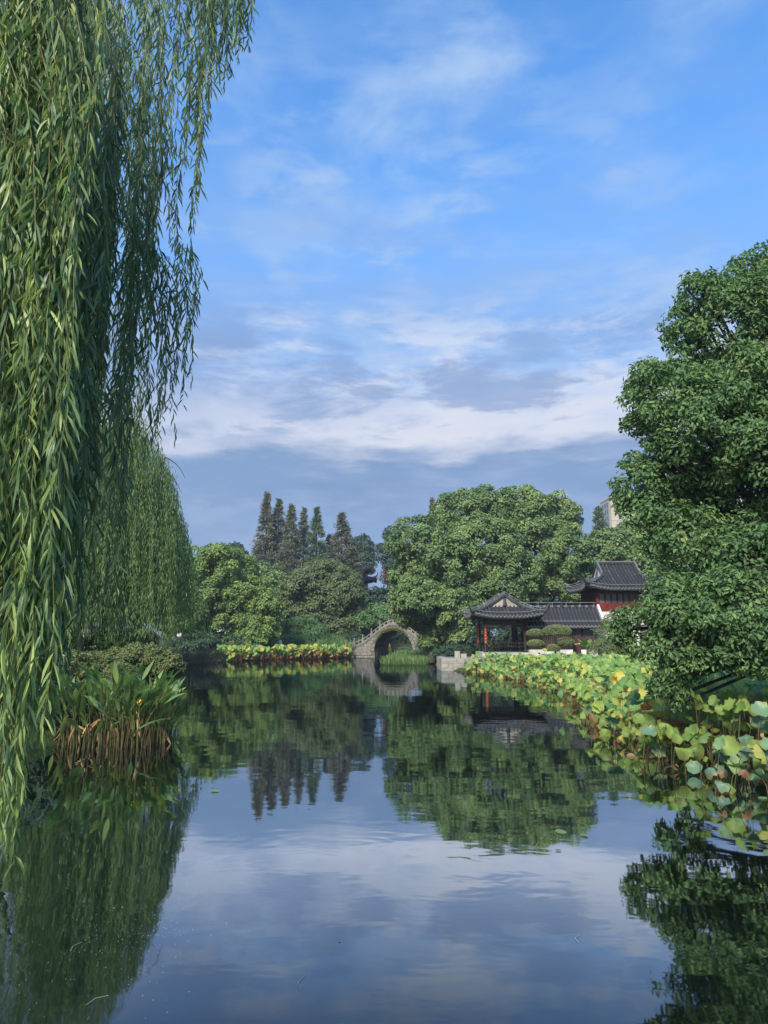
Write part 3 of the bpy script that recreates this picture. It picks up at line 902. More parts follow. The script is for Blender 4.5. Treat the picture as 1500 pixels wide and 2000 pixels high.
def fret(parent, x0, x1, y, zt, h, mat, step=0.24, th=0.03):
    """geometric hanging lattice under a beam"""
    b = B()
    n = int((x1 - x0) / step)
    step = (x1 - x0) / n
    b.bx(x0, x1, y - th / 2, y + th / 2, zt - th, zt)
    prev = None
    for i in range(n):
        xa = x0 + i * step
        e = min(i, n - 1 - i)
        dep = h if e < 2 else (h * 0.72 if e < 4 else h * 0.58)
        zz = zt - dep * (1.0 if i % 2 else 0.78)
        b.bx(xa, xa + step + th, y - th / 2 + .001, y + th / 2 - .001, zz, zz + th)
        b.bx(xa, xa + th, y - th / 2 + .002, y + th / 2 - .002, min(zz, zt - dep), zt - th)
        b.bx(xa + step * 0.5, xa + step * 0.5 + th, y - th / 2 + .003, y + th / 2 - .003, zz + th, zt - th - dep * 0.3)
        b.bx(xa + step * 0.15, xa + step * 0.85, y - th / 2 + .004, y + th / 2 - .004, zt - dep * 0.38, zt - dep * 0.38 + th)
    b.bx(x1 - th, x1, y - th / 2 + .002, y + th / 2 - .002, zt - h, zt - th)
    return b.build('fretwork', mat, parent)


fret(pav, -1.55, 1.5, -1.85, 2.73, 0.52, M['wood_brown'])
fret(pav, -1.55, 1.5, 1.85, 2.73, 0.52, M['wood_brown'])
for y in (-1.85, 1.85):
    rl = B().bx(-1.56, 1.5, y - 0.2, y + 0.06, z0 + 0.42, z0 + 0.48)
    rl.bx(-1.56, 1.5, y - 0.03, y + 0.03, z0 + 0.78, z0 + 0.84)
    for i in range(16): rl.bx(-1.5 + i * 0.195, -1.46 + i * 0.195, y - 0.02, y + 0.02, z0, z0 + 0.78)
    if y < 0: rl.build('bench_rail', M['wood_dark'], pav)
pn = B().bx(1.1, 1.5, 1.3, 1.36, z0, 2.9)
pn.build('side_panel', M['wood_dark'], pav)
for x in (-1.68, ):
    for yy, xx2 in ((-1.99, -1.68), (1.7, -1.82)):
        pl = B().bx(xx2 - 0.12, xx2 + 0.12, yy - 0.02, yy + 0.02, 1.15, 2.78).build('couplet_plaque', M['plaque'], pav)
        for k in range(6):
            zz = 2.6 - k * 0.25
            gl = B().bx(xx2 - 0.05, xx2 + 0.05, yy - 0.026, yy - 0.021, zz - 0.012, zz + 0.012)
            gl.bx(xx2 - 0.012, xx2 + 0.012, yy - 0.029, yy - 0.0265, zz - 0.07, zz + 0.06)
            gl.bx(xx2 - 0.06, xx2 - 0.01, yy - 0.026, yy - 0.021, zz - 0.075, zz - 0.055)
            gl.build('lettering', M['gold'], pl)
tiled_roof(pav, (0.07, 0, 3.38), 2.95, 3.15, 1.65, 0.45, 0.045, 0.32, pitch=0.31)

# ---------------------------------------------------------------- roofed corridor
cx0, cx1, cy_ = 11.95, 18.3, 61.9
cor = thing('roofed_corridor', (cx0, cy_, GZ - 0.1), 'low roofed gallery with lattice windows over a white plinth wall', 'gallery')
LN = cx1 - cx0
B().bx(0.02, LN - 0.3, -1.12, -0.9, -0.3, 0.66).build('plinth_wall', M['white'], cor)
B().bx(0.02, LN - 0.3, 0.95, 1.1, -0.3, 2.5).build('rear_wall', M['wood_dark'], cor)
for i in range(6):
    x = 0.1 + i * (LN - 0.5) / 5
    B().box((x, -1.01, 1.55), (0.16, 0.16, 1.9)).build('post', M['wood_dark'], cor)
B().bx(0, LN - 0.3, -1.1, -0.92, 2.35, 2.6).build('beam', M['wood_dark'], cor)
for i in range(5):
    xa, xb = 0.2 + i * (LN - 0.5) / 5, 0.0 + (i + 1) * (LN - 0.5) / 5
    wn = B().bx(xa, xb, -1.05, -0.98, 0.66, 0.95).build('window', M['wood_dark'], cor)
    pa = B().bx(xa, xb, -1.0, -0.985, 0.95, 2.33).build('pane', M['glass'], wn)
    lt = B()
    nb = 6
    for k in range(nb + 1):
        q = xa + (xb - xa) * k / nb
        lt.bx(q - 0.015, q + 0.015, -1.035, -1.005, 0.955, 2.33)
    for k in range(1, 7):
        zz = 0.95 + 1.38 * k / 7
        lt.bx(xa, xb, -1.03, -1.01, zz - 0.014, zz + 0.014)
    lt.build('lattice', M['wood_brown'], wn)
# its roof: plain pitched, ridge along x
ro = B()
RZ, EZ, EY = 4.18, 2.55, 1.75
prof = lambda k: (-(EY) * (1 - k), EZ + (RZ - EZ) * (0.82 * k + 0.18 * k * k))
for k in range(8):
    (y0, zz0), (y1, zz1) = prof(k / 8), prof((k + 1) / 8)
    ro.add([(-0.35, y0, zz0), (LN + 0.1, y0, zz0), (LN + 0.1, y1, zz1), (-0.35, y1, zz1)], [(0, 1, 2, 3)])
    ro.add([(-0.35, -y0, zz0), (LN + 0.1, -y0, zz0), (LN + 0.1, -y1, zz1), (-0.35, -y1, zz1)], [(0, 1, 2, 3)])
ro.bx(-0.35, LN + 0.1, -EY, -EY + 0.05, EZ - 0.15, EZ - 0.005)
ro.bx(-0.35, LN + 0.1, -EY + 0.06, EY - 0.06, EZ - 0.12, EZ - 0.06)
ro = ro.build('roof', M['deck'], cor)
r_ = B().tube([(0, prof(k / 8)[0], prof(k / 8)[1] + 0.05) for k in range(9)], 0.085, 6, 0)
r_.tube([(0, -EY - 0.06, EZ + 0.03), (0, -EY + 0.02, EZ + 0.05)], 0.1, 8, 1)
r_.add([(0.06, -EY - 0.04, EZ + 0.05), (0.24, -EY - 0.04, EZ + 0.05), (0.2, -EY - 0.04, EZ - 0.06), (0.15, -EY - 0.04, EZ - 0.11), (0.1, -EY - 0.04, EZ - 0.06)], [(0, 1, 2, 3, 4)], 1)
row_me = r_.mesh('tile_row', [M['tile'], M['tile_pale']])
for i in range(int((LN + 0.3) / 0.3) + 1):
    obj('tile_row', row_me, ro, (-0.25 + i * 0.3, 0, 0))
    if i % 2 == 0: obj('tile_row', row_me, ro, (-0.25 + i * 0.3, 0, 0), (0, 0, math.pi))
for i in range(22):
    B().tube([(-0.3 + i * 0.3, 0, RZ + 0.1), (-0.03 + i * 0.3, 0, RZ + 0.12)], 0.12, 6).build('ridge_tile', M['tile_pale'] if i % 2 else M['tile'], ro)
cd = B().tube([(-0.3, 0, RZ + 0.46), (LN, 0, RZ + 0.46)], 0.022, 4)
for i in range(6): cd.tube([(0.2 + i * 1.2, 0, RZ), (0.2 + i * 1.2, 0, RZ + 0.46)], 0.018, 4)
cd.build('light_conduit', M['conduit'], ro)
B().tube([(0, -EY + 0.35, EZ + 0.48), (LN, -EY + 0.35, EZ + 0.48)], 0.022, 4).build('light_conduit', M['conduit'], ro)
ge = B()
ge.prism([(-1.9, EZ + 0.1), (0, RZ + 0.3), (1.9, EZ + 0.1), (1.75, EZ - 0.1), (0, RZ - 0.1), (-1.75, EZ - 0.1)], LN + 0.12, LN + 0.3)
go = ge.build('end_gable', M['white'], cor)
go.data.transform(Matrix.Rotation(R(90), 4, 'Z') @ Matrix.Identity(4))
go.data.transform(Matrix.Diagonal((-1, 1, 1, 1)))

# ---------------------------------------------------------------- two-storey tower house
TX, TY = 21.7, 66.4
tw = thing('tower_house', (TX, TY, GZ - 0.1), 'two-storey house with red lacquered upper windows and upturned grey tile roof', 'house')
hx, hy = 2.6, 2.4
B().bx(-hx, hx, -hy, hy, -0.4, 4.0).build('lower_wall', M['white'], tw)
B().bx(-hx + 0.02, hx - 0.02, -hy + 0.25, hy - 0.02, 4.02, 6.05).build('inner_room', M['wood_dark'], tw)
B().bx(-hx - 0.06, hx + 0.06, -hy - 0.06, hy + 0.06, 3.98, 4.12).build('sill_beam', M['wood_red'], tw)
B().bx(-hx - 0.04, hx + 0.04, -hy - 0.04, hy + 0.04, 5.62, 6.0).build('top_beam', M['wood_dark'], tw)
for x in (-hx, hx):
    for y in (-hy, hy):
        B().box((x, y, 4.9), (0.24, 0.24, 1.6)).build('corner_post', M['wood_red'], tw)


def casement(parent, x0, x1, y, zb, zt, side=False, red=True):
    mp = (lambda u0, u1, v0, v1, a0, a1, bb: bb.bx(v0, v1, u0, u1, a0, a1)) if side else (lambda u0, u1, v0, v1, a0, a1, bb: bb.bx(u0, u1, v0, v1, a0, a1))
    sgn = 1
    wn = B()
    zm = zb + (zt - zb) * 0.36
    mp(x0, x1, y - 0.05, y + 0.05, zb, zm, wn)
    mp(x0, x0 + 0.09, y - 0.06, y + 0.06, zm, zt, wn)
    mp(x1 - 0.09, x1, y - 0.06, y + 0.06, zm, zt, wn)
    mp(x0 + 0.09, x1 - 0.09, y - 0.055, y + 0.055, zt - 0.07, zt, wn)
    w_ = wn.build('casement', M['wood_red'], parent)
    pa = B()
    mp(x0 + 0.09, x1 - 0.09, y - 0.01, y + 0.01, zm, zt - 0.07, pa)
    pa.build('pane', M['glass'], w_)
    la = B()
    for k in range(1, 4):
        q = x0 + 0.09 + (x1 - x0 - 0.18) * k / 4
        mp(q - 0.011, q + 0.011, y - 0.035, y - 0.013, zm, zt - 0.07, la)
    for k in range(1, 6):
        zz = zm + (zt - 0.07 - zm) * k / 6
        mp(x0 + 0.09, x1 - 0.09, y - 0.032, y - 0.016, zz - 0.011, zz + 0.011, la)
    fr = 0.02
    mp(x0 + 0.1, x0 + 0.1 + fr, y - 0.045, y - 0.014, zm, zt - 0.075, la)
    mp(x1 - 0.1 - fr, x1 - 0.1, y - 0.045, y - 0.014, zm, zt - 0.075, la)
    la.build('lattice', M['conduit'] if red else M['wood_red'], w_)


nW = 9
for i in range(nW):
    x0 = -hx + 0.14 + i * (2 * hx - 0.28) / nW
    casement(tw, x0 + 0.01, x0 + (2 * hx - 0.28) / nW - 0.01, -hy + 0.02, 4.13, 5.6)
for i in range(8):
    y0 = -hy + 0.14 + i * (2 * hy - 0.28) / 8
    casement(tw, y0 + 0.01, y0 + (2 * hy - 0.28) / 8 - 0.01, -hx + 0.02, 4.13, 5.6, True, False)
tiled_roof(tw, (0, 0, 5.92), 3.6, 3.85, 2.1, 0.45, 0.064, 0.42, swap=True, pitch=0.31, gable='white')

# ---------------------------------------------------------------- pagoda on the wooded mound
gp_ = at(694, 1150, 132)
pg = thing('hill_pagoda', (gp_[0], 132, lz(gp_[0], 132)), 'dark two-tiered pagoda with sweeping eaves among the trees on the mound', 'pagoda')
zb_ = lz(gp_[0], 132)
e1, e2 = at(700, 1134, 130)[2] - zb_, at(700, 1115, 130)[2] - zb_
B().bx(-2.3, 2.3, -2.3, 2.3, -0.6, e1).build('lower_storey', M['wood_dark'], pg)
B().bx(-1.7, 1.7, -1.7, 1.7, e1, e2).build('upper_storey', M['wood_dark'], pg)
tiled_roof(pg, (0, 0, e1), 3.9, 3.9, 2.2, 0.28, 0.06, 0.55, pitch=0.6, conduit=False, curl=0.8, tr=0.14, pale='tile')
tiled_roof(pg, (0, 0, e2), 3.0, 3.0, 3.0, 0.38, 0.10, 0.55, pitch=0.6, conduit=False, curl=0.8, tr=0.14, pale='tile')
B().lathe([(0.3, 0), (0.35, 0.3), (0.12, 0.5), (0.2, 0.8), (0.05, 1.3)], 8, (0, 0, e2 + 2.0)).build('finial', M['tile'], pg)
for s in (-1, 1):
    for i in range(4):
        wn = B().bx(-1.9 + i * 1.0, -1.2 + i * 1.0, s * 2.32 - 0.03, s * 2.32 + 0.03, e1 - 1.9, e1 - 0.5).build('window', M['wood_red'], pg)

# ---------------------------------------------------------------- strings of red lanterns on a mast
for px, top, n, lab in ((750, 1111, 7, 'long string of seven red lanterns hanging from the dark mast'), (763, 1122, 3, 'short string of three red lanterns half hidden by the camphor foliage')):
    p = at(px, top, 144)
    st = thing('lantern_string', p, lab, 'lantern string')
    sp = 0.55
    for k in range(n):
        B().lathe([(0.07, 0.19), (0.18, 0.14), (0.25, 0), (0.18, -0.14), (0.07, -0.19)], 10, (0, 0, -0.2 - k * sp)).build('lantern', M['lantern'], st, smooth=True)
    B().tube([(0, 0, 0.15), (0, 0, -0.2 - (n - 1) * sp)], 0.015, 4).build('cord', M['wood_dark'], st)
pm = at(757, 1109, 144.3)
ms = thing('lantern_mast', (pm[0], 144.3, lz(pm[0], 144.3)), 'dark mast with a cross arm carrying the lantern strings', 'mast')
hm = pm[2] - lz(pm[0], 144.3)
B().tube([(0, 0, -0.5), (0, 0, hm + 0.6)], 0.12, 8).build('pole', M['wood_dark'], ms)
B().bx(-0.95, 0.95, -0.3, -0.12, hm + 0.12, hm + 0.24).build('cross_arm', M['wood_dark'], ms)

# ---------------------------------------------------------------- stone quay, rocks, parapet
q = thing('stone_quay', (4.35, 55.0, 0), 'pale stone quay corner with a low bollard beside the lotus bed', 'quay')
zz = -0.5
for c in range(4):
    x = 0.0 if c % 2 else -0.4
    while x < 4.8:
        ln = 0.9 + 0.3 * random.random()
        B().bx(max(x, 0) + 0.0, min(x + ln - 0.02, 4.8), 0.012 * random.random(), 0.5, zz, zz + 0.36 - 0.015).build('stone_block', M['stone_tan'], q)
        x += ln
    y = 0.52
    while y < 5:
        ln = 0.9 + 0.3 * random.random()
        B().bx(0.012 * random.random(), 0.5, y, min(y + ln - 0.02, 5), zz, zz + 0.36 - 0.015).build('stone_block', M['stone_tan'], q)
        y += ln
    zz += 0.36
B().bx(0.505, 4.7, 0.505, 5, 0.2, 0.9).build('paving', M['stone'], q)
B().bx(1.1, 1.5, 0.6, 1.0, 0.9, 1.45).build('bollard', M['stone_tan'], q)
B().bx(1.55, 2.0, 0.7, 1.1, 0.9, 1.25).build('bollard', M['stone_tan'], q)


def rock_mesh(name, sx, sy, sz, seed, mat, n=3):
    import bmesh
    bm = bmesh.new()
    bmesh.ops.create_icosphere(bm, subdivisions=n + 1, radius=1.0)
    rs = np.random.default_rng(seed)
    k = rs.normal(size=(7, 3)) * 2.0
    ph = rs.random(7) * 6.28
    cut = unit(rs.normal(size=(9, 3)))
    cd_ = 0.62 + 0.3 * rs.random(9)
    for v in bm.verts:
        p = np.array(v.co)
        for c_, d_ in zip(cut, cd_):
            e = p @ c_
            if e > d_: p = p - c_ * (e - d_) * 0.9
        p = p * (1 + 0.16 * np.sin(k @ p + ph).sum() / 2.6 + 0.07 * np.sin(3.1 * (k @ p) + ph).sum() / 2.6)
        v.co = (p[0] * sx, p[1] * sy, p[2] * sz)
    me = bpy.data.meshes.new(name)
    bm.to_mesh(me)
    bm.free()
    me.materials.append(M[mat])
    return me


def rock(px, py, Y, sx, sy, sz, mat, label, seed):
    p = at(px, py, Y)
    o = obj('rock', rock_mesh('rock', sx, sy, sz, seed, mat), None, (p[0], Y, p[2]), (0, 0, seed))
    return props(o, label, 'rock', 'rocks along the shore')


rock(846, 1286, 68, 0.6, 0.5, 0.6, 'rock', 'tall dark rock between the reeds and the stone quay', 1)
rock(866, 1290, 66, 0.6, 0.5, 0.45, 'rock', 'squat dark rock just behind the stone quay corner', 2)
rock(808, 1290, 69, 0.75, 0.5, 0.3, 'rock', 'flat reddish dark rock at the foot of the reeds', 3)
rock(545, 1258, 84, 0.35, 0.35, 0.62, 'stone_pale', 'upright pale stone beside the dark stone slab', 4)
rock(525, 1266, 84, 1.3, 0.7, 0.42, 'rock', 'long dark stone slab beside the upright pale stone', 5)
rock(172, 1284, 31, 0.45, 0.4, 0.4, 'stone_pale', 'rounded white rock at the foot of the grey trunk', 6)
rock(195, 1290, 30, 0.25, 0.25, 0.28, 'stone_pale', 'small white rock beside the rounded white rock', 7)
rock(790, 1266, 134, 3.0, 1.5, 0.3, 'stone_dark', 'low pale rock edging seen through the bridge arch', 8)
rock(800, 1250, 138, 1.6, 1.2, 1.5, 'rock', 'brown boulder seen through the bridge arch', 9)

p0 = gnd(350, 1276, 0.35)
pp = thing('stone_parapet', (p0[0], 62, 0), 'pale stone footbridge side with a short balustrade beside the bank', 'parapet')
for i in range(7):
    B().box((0.05 + i * 0.24, 0, 0.95), (0.12, 0.12, 0.5)).build('baluster', M['stone_pale'], pp)
B().bx(-0.2, 1.75, -0.12, 0.12, 1.2, 1.34).build('top_rail', M['stone_pale'], pp)
B().bx(-0.3, 1.75, -0.14, 0.14, 0.1, 0.7).build('base_slab', M['stone_pale'], pp)
B().prism([(1.76, 0.1), (3.7, 0.1), (3.5, 1.0), (3.0, 1.42), (2.1, 1.5), (1.76, 1.34)], -0.16, 0.16).build('end_slab', M['stone_pale'], pp)

# ---------------------------------------------------------------- marker float under the arch, person on the bank
pb = gnd(761, 1269, 0)
fl = thing('marker_float', (at(761, 1269, 128)[0], 128, 0), 'small yellow pointed marker float seen through the bridge arch', 'float')
B().lathe([(0.34, -0.3), (0.36, 0.1), (0.30, 0.22)], 12).build('base', M['buoy'], fl, smooth=True)
B().lathe([(0.22, 0.22), (0.2, 0.6), (0.1, 0.95), (0.03, 1.15)], 12).build('top', M['buoy'], fl, smooth=True)


def person(px, Y, label):
    p = at(px, 1258, Y)
    z = lz(p[0], Y)
    root = thing('person', (p[0], Y, z), label, 'person', rz=R(-60))
    vv = [(0, 0, 0.92), (0, 0, 1.12), (0, 0, 1.34), (0, 0.02, 1.46), (0, 0.03, 1.56), (0, 0.03, 1.66),
          (0.10, 0, 0.86), (0.11, -0.06, 0.48), (0.11, 0.0, 0.08), (0.11, -0.14, 0.04),
          (-0.10, 0, 0.86), (-0.11, 0.10, 0.48), (-0.11, 0.22, 0.10), (-0.11, 0.10, 0.04),
          (0.19, 0, 1.38), (0.25, 0.03, 1.12), (0.23, -0.14, 0.92), (0.22, -0.2, 0.84),
          (-0.19, 0, 1.38), (-0.25, 0.05, 1.12), (-0.22, -0.10, 0.94), (-0.21, -0.17, 0.87)]
    ee = [(0, 1), (1, 2), (2, 3), (3, 4), (4, 5), (0, 6), (6, 7), (7, 8), (8, 9), (0, 10), (10, 11), (11, 12), (12, 13), (2, 14), (14, 15), (15, 16), (16, 17), (2, 18), (18, 19), (19, 20), (20, 21)]
    rr = [0.15, 0.14, 0.15, 0.06, 0.095, 0.085, 0.095, 0.07, 0.045, 0.04, 0.095, 0.07, 0.045, 0.04, 0.06, 0.05, 0.035, 0.035, 0.06, 0.05, 0.035, 0.035]
    me = bpy.data.meshes.new('body')
    me.from_pydata(vv, ee, [])
    o = obj('body_source', me)
    md = o.modifiers.new('skin', 'SKIN')
    for i, r0 in enumerate(rr): me.skin_vertices[0].data[i].radius = (r0, r0 * 0.8)
    me.skin_vertices[0].data[0].use_root = True
    o.modifiers.new('sub', 'SUBSURF').levels = 2
    dg = bpy.context.evaluated_depsgraph_get()
    done = bpy.data.meshes.new_from_object(o.evaluated_get(dg))
    bpy.data.objects.remove(o)
    for m_ in ('paper', 'trouser', 'skin'): done.materials.append(M[m_])
    for f_ in done.polygons:
        c_ = f_.center
        f_.material_index = 2 if (c_.z > 1.47 or (abs(c_.x) > 0.19 and c_.z < 1.08)) else (0 if c_.z > 0.93 or abs(c_.x) > 0.2 else 1)
        f_.use_smooth = True
    obj('body', done, root)
    B().lathe([(0.095, 1.60), (0.112, 1.66), (0.10, 1.74), (0.04, 1.775)], 12, (0, 0.04, 0)).build('hair', M['hair'], root, smooth=True)


person(671, 97, 'person in a white shirt walking on the bank by the bridge')

# ---------------------------------------------------------------- maroon steel panel
ps = at(1128, 1283, 56)
sg_ = thing('steel_panel', (ps[0], 56, GZ - 0.1), 'maroon steel panel with a yellow tape band standing beside the banana plant', 'panel')
hh = at(1128, 1240, 56)[2] - GZ + 0.1
B().prism([(-0.32, -0.2), (0.3, -0.2), (0.3, hh), (-0.32, hh - 0.12)], -0.06, 0.06).build('plate', M['rust'], sg_)
B().box((-0.02, -0.068, hh * 0.63), (0.5, 0.01, 0.1), ry=-0.12).build('tape_band', M['tape'], sg_)

# ---------------------------------------------------------------- white garden wall at the right
wl_ = thing('garden_wall', (20, 46.5, lz(22, 46.5)), 'long white garden wall with grey coping behind the lotus bed', 'wall')
B().bx(0, 16, -0.15, 0.15, -0.4, 1.35).build('wall_face', M['white'], wl_)
for i in range(40):
    B().prism([(0.4 * i, 1.33), (0.4 * i + 0.38, 1.33), (0.4 * i + 0.38, 1.5), (0.4 * i, 1.5)], -0.26, 0.26).build('coping_tile', M['tile'], wl_)
for x in (1.8, 5.6, 9.4):
    B().box((x, -0.5, 1.0), (0.2, 0.2, 2.6)).build('post', M['rust'], wl_)


# ---------------------------------------------------------------- plain houses half hidden by trees
def house(px0, px1, Y, py_e, py_r, label, dep=5.0):
    a_, b_ = at(px0, py_e, Y), at(px1, py_e, Y)
    xm, wd = (a_[0] + b_[0]) / 2, abs(b_[0] - a_[0])
    z = lz(xm, Y)
    t = thing('white_house', (xm, Y, z), label, 'house', 'white-walled houses behind the trees')
    ez, rz_ = a_[2] - z, at(px0, py_r, Y + dep / 2)[2] - z
    B().bx(-wd / 2, wd / 2, 0, dep, -0.5, ez).build('wall', M['white'], t)
    rf = B()
    hw = wd / 2 + 0.5
    for s in (-1, 1):
        y0 = -0.6 if s < 0 else dep + 0.6
        rf.add([(-hw, y0, ez - 0.15), (hw, y0, ez - 0.15), (hw, dep / 2, rz_), (-hw, dep / 2, rz_)], [(0, 1, 2, 3)])
    rf.add([(-hw, -0.6, ez - 0.15), (-hw, dep + 0.6, ez - 0.15), (-hw, dep / 2, rz_)], [(0, 1, 2)])
    rf.add([(hw, -0.6, ez - 0.15), (hw, dep + 0.6, ez - 0.15), (hw, dep / 2, rz_)], [(0, 1, 2)])
    ro_ = rf.build('roof', M['deck'], t)
    me = B().tube([(0, -0.62, ez - 0.1), (0, dep / 2, rz_ + 0.05)], 0.09, 6).mesh('tile_row', [M['tile']])
    n = int(2 * hw / 0.34)
    for i in range(n + 1): obj('tile_row', me, ro_, (-hw + i * 2 * hw / n, 0, 0))
    B().bx(-hw, hw, dep / 2 - 0.15, dep / 2 + 0.15, rz_ - 0.02, rz_ + 0.22).build('ridge', M['tile'], ro_)
    for i in range(3):
        x = -wd / 2 + wd * (i + 0.5) / 3
        wn = B().bx(x - 0.5, x + 0.5, -0.05, 0.02, ez * 0.4, ez * 0.8).build('window', M['wood_dark'], t)
        B().bx(x - 0.42, x + 0.42, -0.06, -0.052, ez * 0.42, ez * 0.78).build('pane', M['glass'], wn)


house(335, 500, 97, 1215, 1178, 'white-walled grey-roofed house hidden behind the yellow-green tree')
house(70, 205, 46, 1206, 1165, 'white-walled grey-roofed house seen under the near willow branches')

# ---------------------------------------------------------------- distant apartment blocks
def block(px0, px1, Y, py_top, label, dep=14):
    a_, b_ = at(px0, py_top, Y), at(px1, py_top, Y)
    t = thing('apartment_block', (a_[0], Y, 0.9), label, 'apartment block', 'apartment blocks beyond the trees')
    wd, ht = b_[0] - a_[0], a_[2] - 0.9
    B().bx(0, wd, 0, dep, -1, ht).build('body', M['beige'], t)
    B().bx(-0.5, 0.004, 1.5, dep - 1.5, -1, ht - 1.2).build('shaded_side', M['beige_shade'], t)  # darker side face, its shade carried by the colour
    B().bx(-0.3, wd + 0.3, -0.3, dep + 0.3, ht + 0.002, ht + 0.6).build('parapet', M['beige'], t)
    for k in range(9):
        z = ht - 3.4 - k * 3.0
        for x in (wd * 0.12, wd * 0.4, wd * 0.62, wd * 0.85):
            wn = B().bx(x - 0.7, x + 0.7, -0.06, 0.02, z, z + 1.7).build('window', M['conduit'], t)
            B().bx(x - 0.6, x + 0.6, -0.09, -0.062, z + 0.1, z + 1.6).build('pane', M['glass'], wn)
        B().bx(-0.03, wd + 0.03, -0.05, -0.002, z + 2.2, z + 2.45).build('floor_band', M['beige_shade'], t)
        for y in (3.0, 6.0, 9.0):
            wn = B().bx(-0.56, -0.45, y - 0.8, y + 0.8, z, z + 1.8).build('window', M['conduit'], t)
            B().bx(-0.6, -0.565, y - 0.7, y + 0.7, z + 0.1, z + 1.7).build('pane', M['glass'], wn)


block(1192, 1335, 300, 972, 'beige apartment block showing over the tower roof beside the camphor tree')
block(1395, 1490, 330, 972, 'beige apartment block glimpsed through the branches of the camphor tree')
# ---------------------------------------------------------------- trees on the far shore
def tpx(name, label, cat_, spec, Y, bpx, mat, n, L, W, tr, group='trees round the pond', dj=1.0, **kw):
    lb = lobes_px(spec, Y, dj)
    bx_ = (bpx - 750) / F * Y * 1.0
    return make_tree(name, label, cat_, (bx_, Y, lz(bx_, Y)), lb, mat, n, L, W, tr, group=group, **kw)


# big camphor over the bridge end and the pavilion, its yellower neighbour, a low dark one in front
tpx('camphor_tree', 'big dark green camphor rising behind the pavilion and bridge end', 'tree',
    [(822, 1062, 55, 48), (900, 1015, 58, 50), (960, 992, 52, 40), (950, 1070, 75, 60), (872, 1102, 70, 58), (812, 1130, 48, 48), (905, 1160, 70, 48), (985, 1130, 60, 55)],
    75, 900, 'camphor_mid', 78000, 0.32, 0.19, 0.55, dj=2.0, cf=0.24, cover=2.0, tone=0.45)
tpx('camphor_tree', 'yellow-tinged camphor rising directly behind the roofed gallery', 'tree',
    [(1018, 1000, 55, 45), (1078, 1018, 52, 48), (1108, 1078, 42, 48), (1040, 1070, 62, 55), (1085, 1140, 62, 48), (1010, 1160, 55, 40), (1135, 1120, 25, 35)],
    78, 1050, 'camphor_mid', 62000, 0.33, 0.2, 0.5, dj=2.0, cf=0.25, cover=2.0, tone=0.6)
tpx('camphor_tree', 'low spreading camphor hanging in front of the bridge end', 'tree',
    [(808, 1172, 40, 38), (798, 1202, 26, 20), (778, 1190, 18, 14), (868, 1190, 50, 40), (862, 1228, 34, 26), (900, 1232, 36, 34), (826, 1212, 22, 18), (838, 1252, 18, 10)],
    70, 895, 'camphor_mid', 42000, 0.30, 0.18, 0.3, dj=1.5, cf=0.26, cover=2.0, tone=0.3)
tpx('ash_tree', 'yellow-green spreading tree beside the far willow', 'tree',
    [(412, 1108, 48, 42), (452, 1118, 46, 40), (398, 1165, 50, 46), (470, 1168, 52, 44), (512, 1192, 34, 38), (430, 1215, 60, 38), (502, 1238, 38, 34), (362, 1220, 36, 40), (468, 1258, 40, 20)],
    84, 395, 'yellowgreen', 62000, 0.33, 0.2, 0.4, dj=1.5, cf=0.25, cover=2.0)
tpx('elm_tree', 'dense round olive-green tree in front of the redwoods', 'tree',
    [(632, 1132, 52, 36), (588, 1150, 38, 34), (672, 1152, 34, 36), (626, 1182, 74, 48), (560, 1188, 30, 34), (692, 1192, 22, 34), (604, 1222, 50, 28), (660, 1225, 44, 26)],
    100, 625, 'olive', 66000, 0.36, 0.2, 0.5, dj=2.0, cf=0.2, cover=2.2, tone=0.35)
tpx('evergreen_tree', 'dark evergreen top behind the yellow-green tree', 'tree', [(457, 1092, 24, 28), (478, 1122, 30, 30), (440, 1120, 20, 24)], 118, 460, 'dark', 9000, 0.5, 0.26, 0.35, cf=0.34)
tpx('evergreen_tree', 'dark evergreen beside the pagoda roof', 'tree', [(708, 1068, 18, 20), (700, 1090, 24, 20), (716, 1110, 16, 14)], 140, 708, 'dark', 7000, 0.5, 0.24, 0.35, cf=0.36)
tpx('evergreen_tree', 'dark evergreen above the lantern strings', 'tree', [(768, 1048, 16, 18), (778, 1078, 24, 24), (748, 1082, 22, 16), (772, 1105, 24, 16), (770, 1130, 24, 24)], 152, 770, 'dark', 10000, 0.48, 0.24, 0.35, cf=0.34)
tpx('evergreen_tree', 'dark understorey evergreen below the lantern strings', 'tree', [(730, 1172, 30, 22), (772, 1176, 30, 24), (715, 1188, 26, 22), (752, 1195, 40, 22)], 116, 745, 'dark', 13000, 0.45, 0.24, 0.3, cf=0.3)
tpx('broadleaf_tree', 'mid-green tree behind the tower roof', 'tree', [(1190, 1078, 44, 38), (1232, 1062, 40, 36), (1168, 1112, 38, 40), (1222, 1125, 52, 48), (1280, 1080, 50, 50)], 92, 1210, 'camphor_mid', 36000, 0.40, 0.24, 0.45, dj=2, cf=0.25, tone=0.3)
tpx('broadleaf_tree', 'background tree behind the garden wall and camphor trunk', 'tree', [(1330, 1130, 70, 70), (1420, 1120, 70, 80), (1500, 1130, 80, 80), (1380, 1200, 80, 60), (1480, 1220, 90, 60), (1580, 1150, 80, 90)], 60, 1430, 'camphor_mid', 30000, 0.32, 0.2, 0.4, dj=2, cf=0.28, tone=0.3)
tpx('broadleaf_tree', 'background tree behind the white house under the willow', 'tree', [(60, 1080, 80, 70), (150, 1100, 70, 60), (230, 1120, 70, 60), (20, 1160, 80, 60), (120, 1170, 80, 60), (220, 1190, 80, 55), (310, 1170, 50, 50)], 58, 140, 'camphor_mid', 30000, 0.32, 0.2, 0.4, dj=2, cf=0.28, tone=0.3)
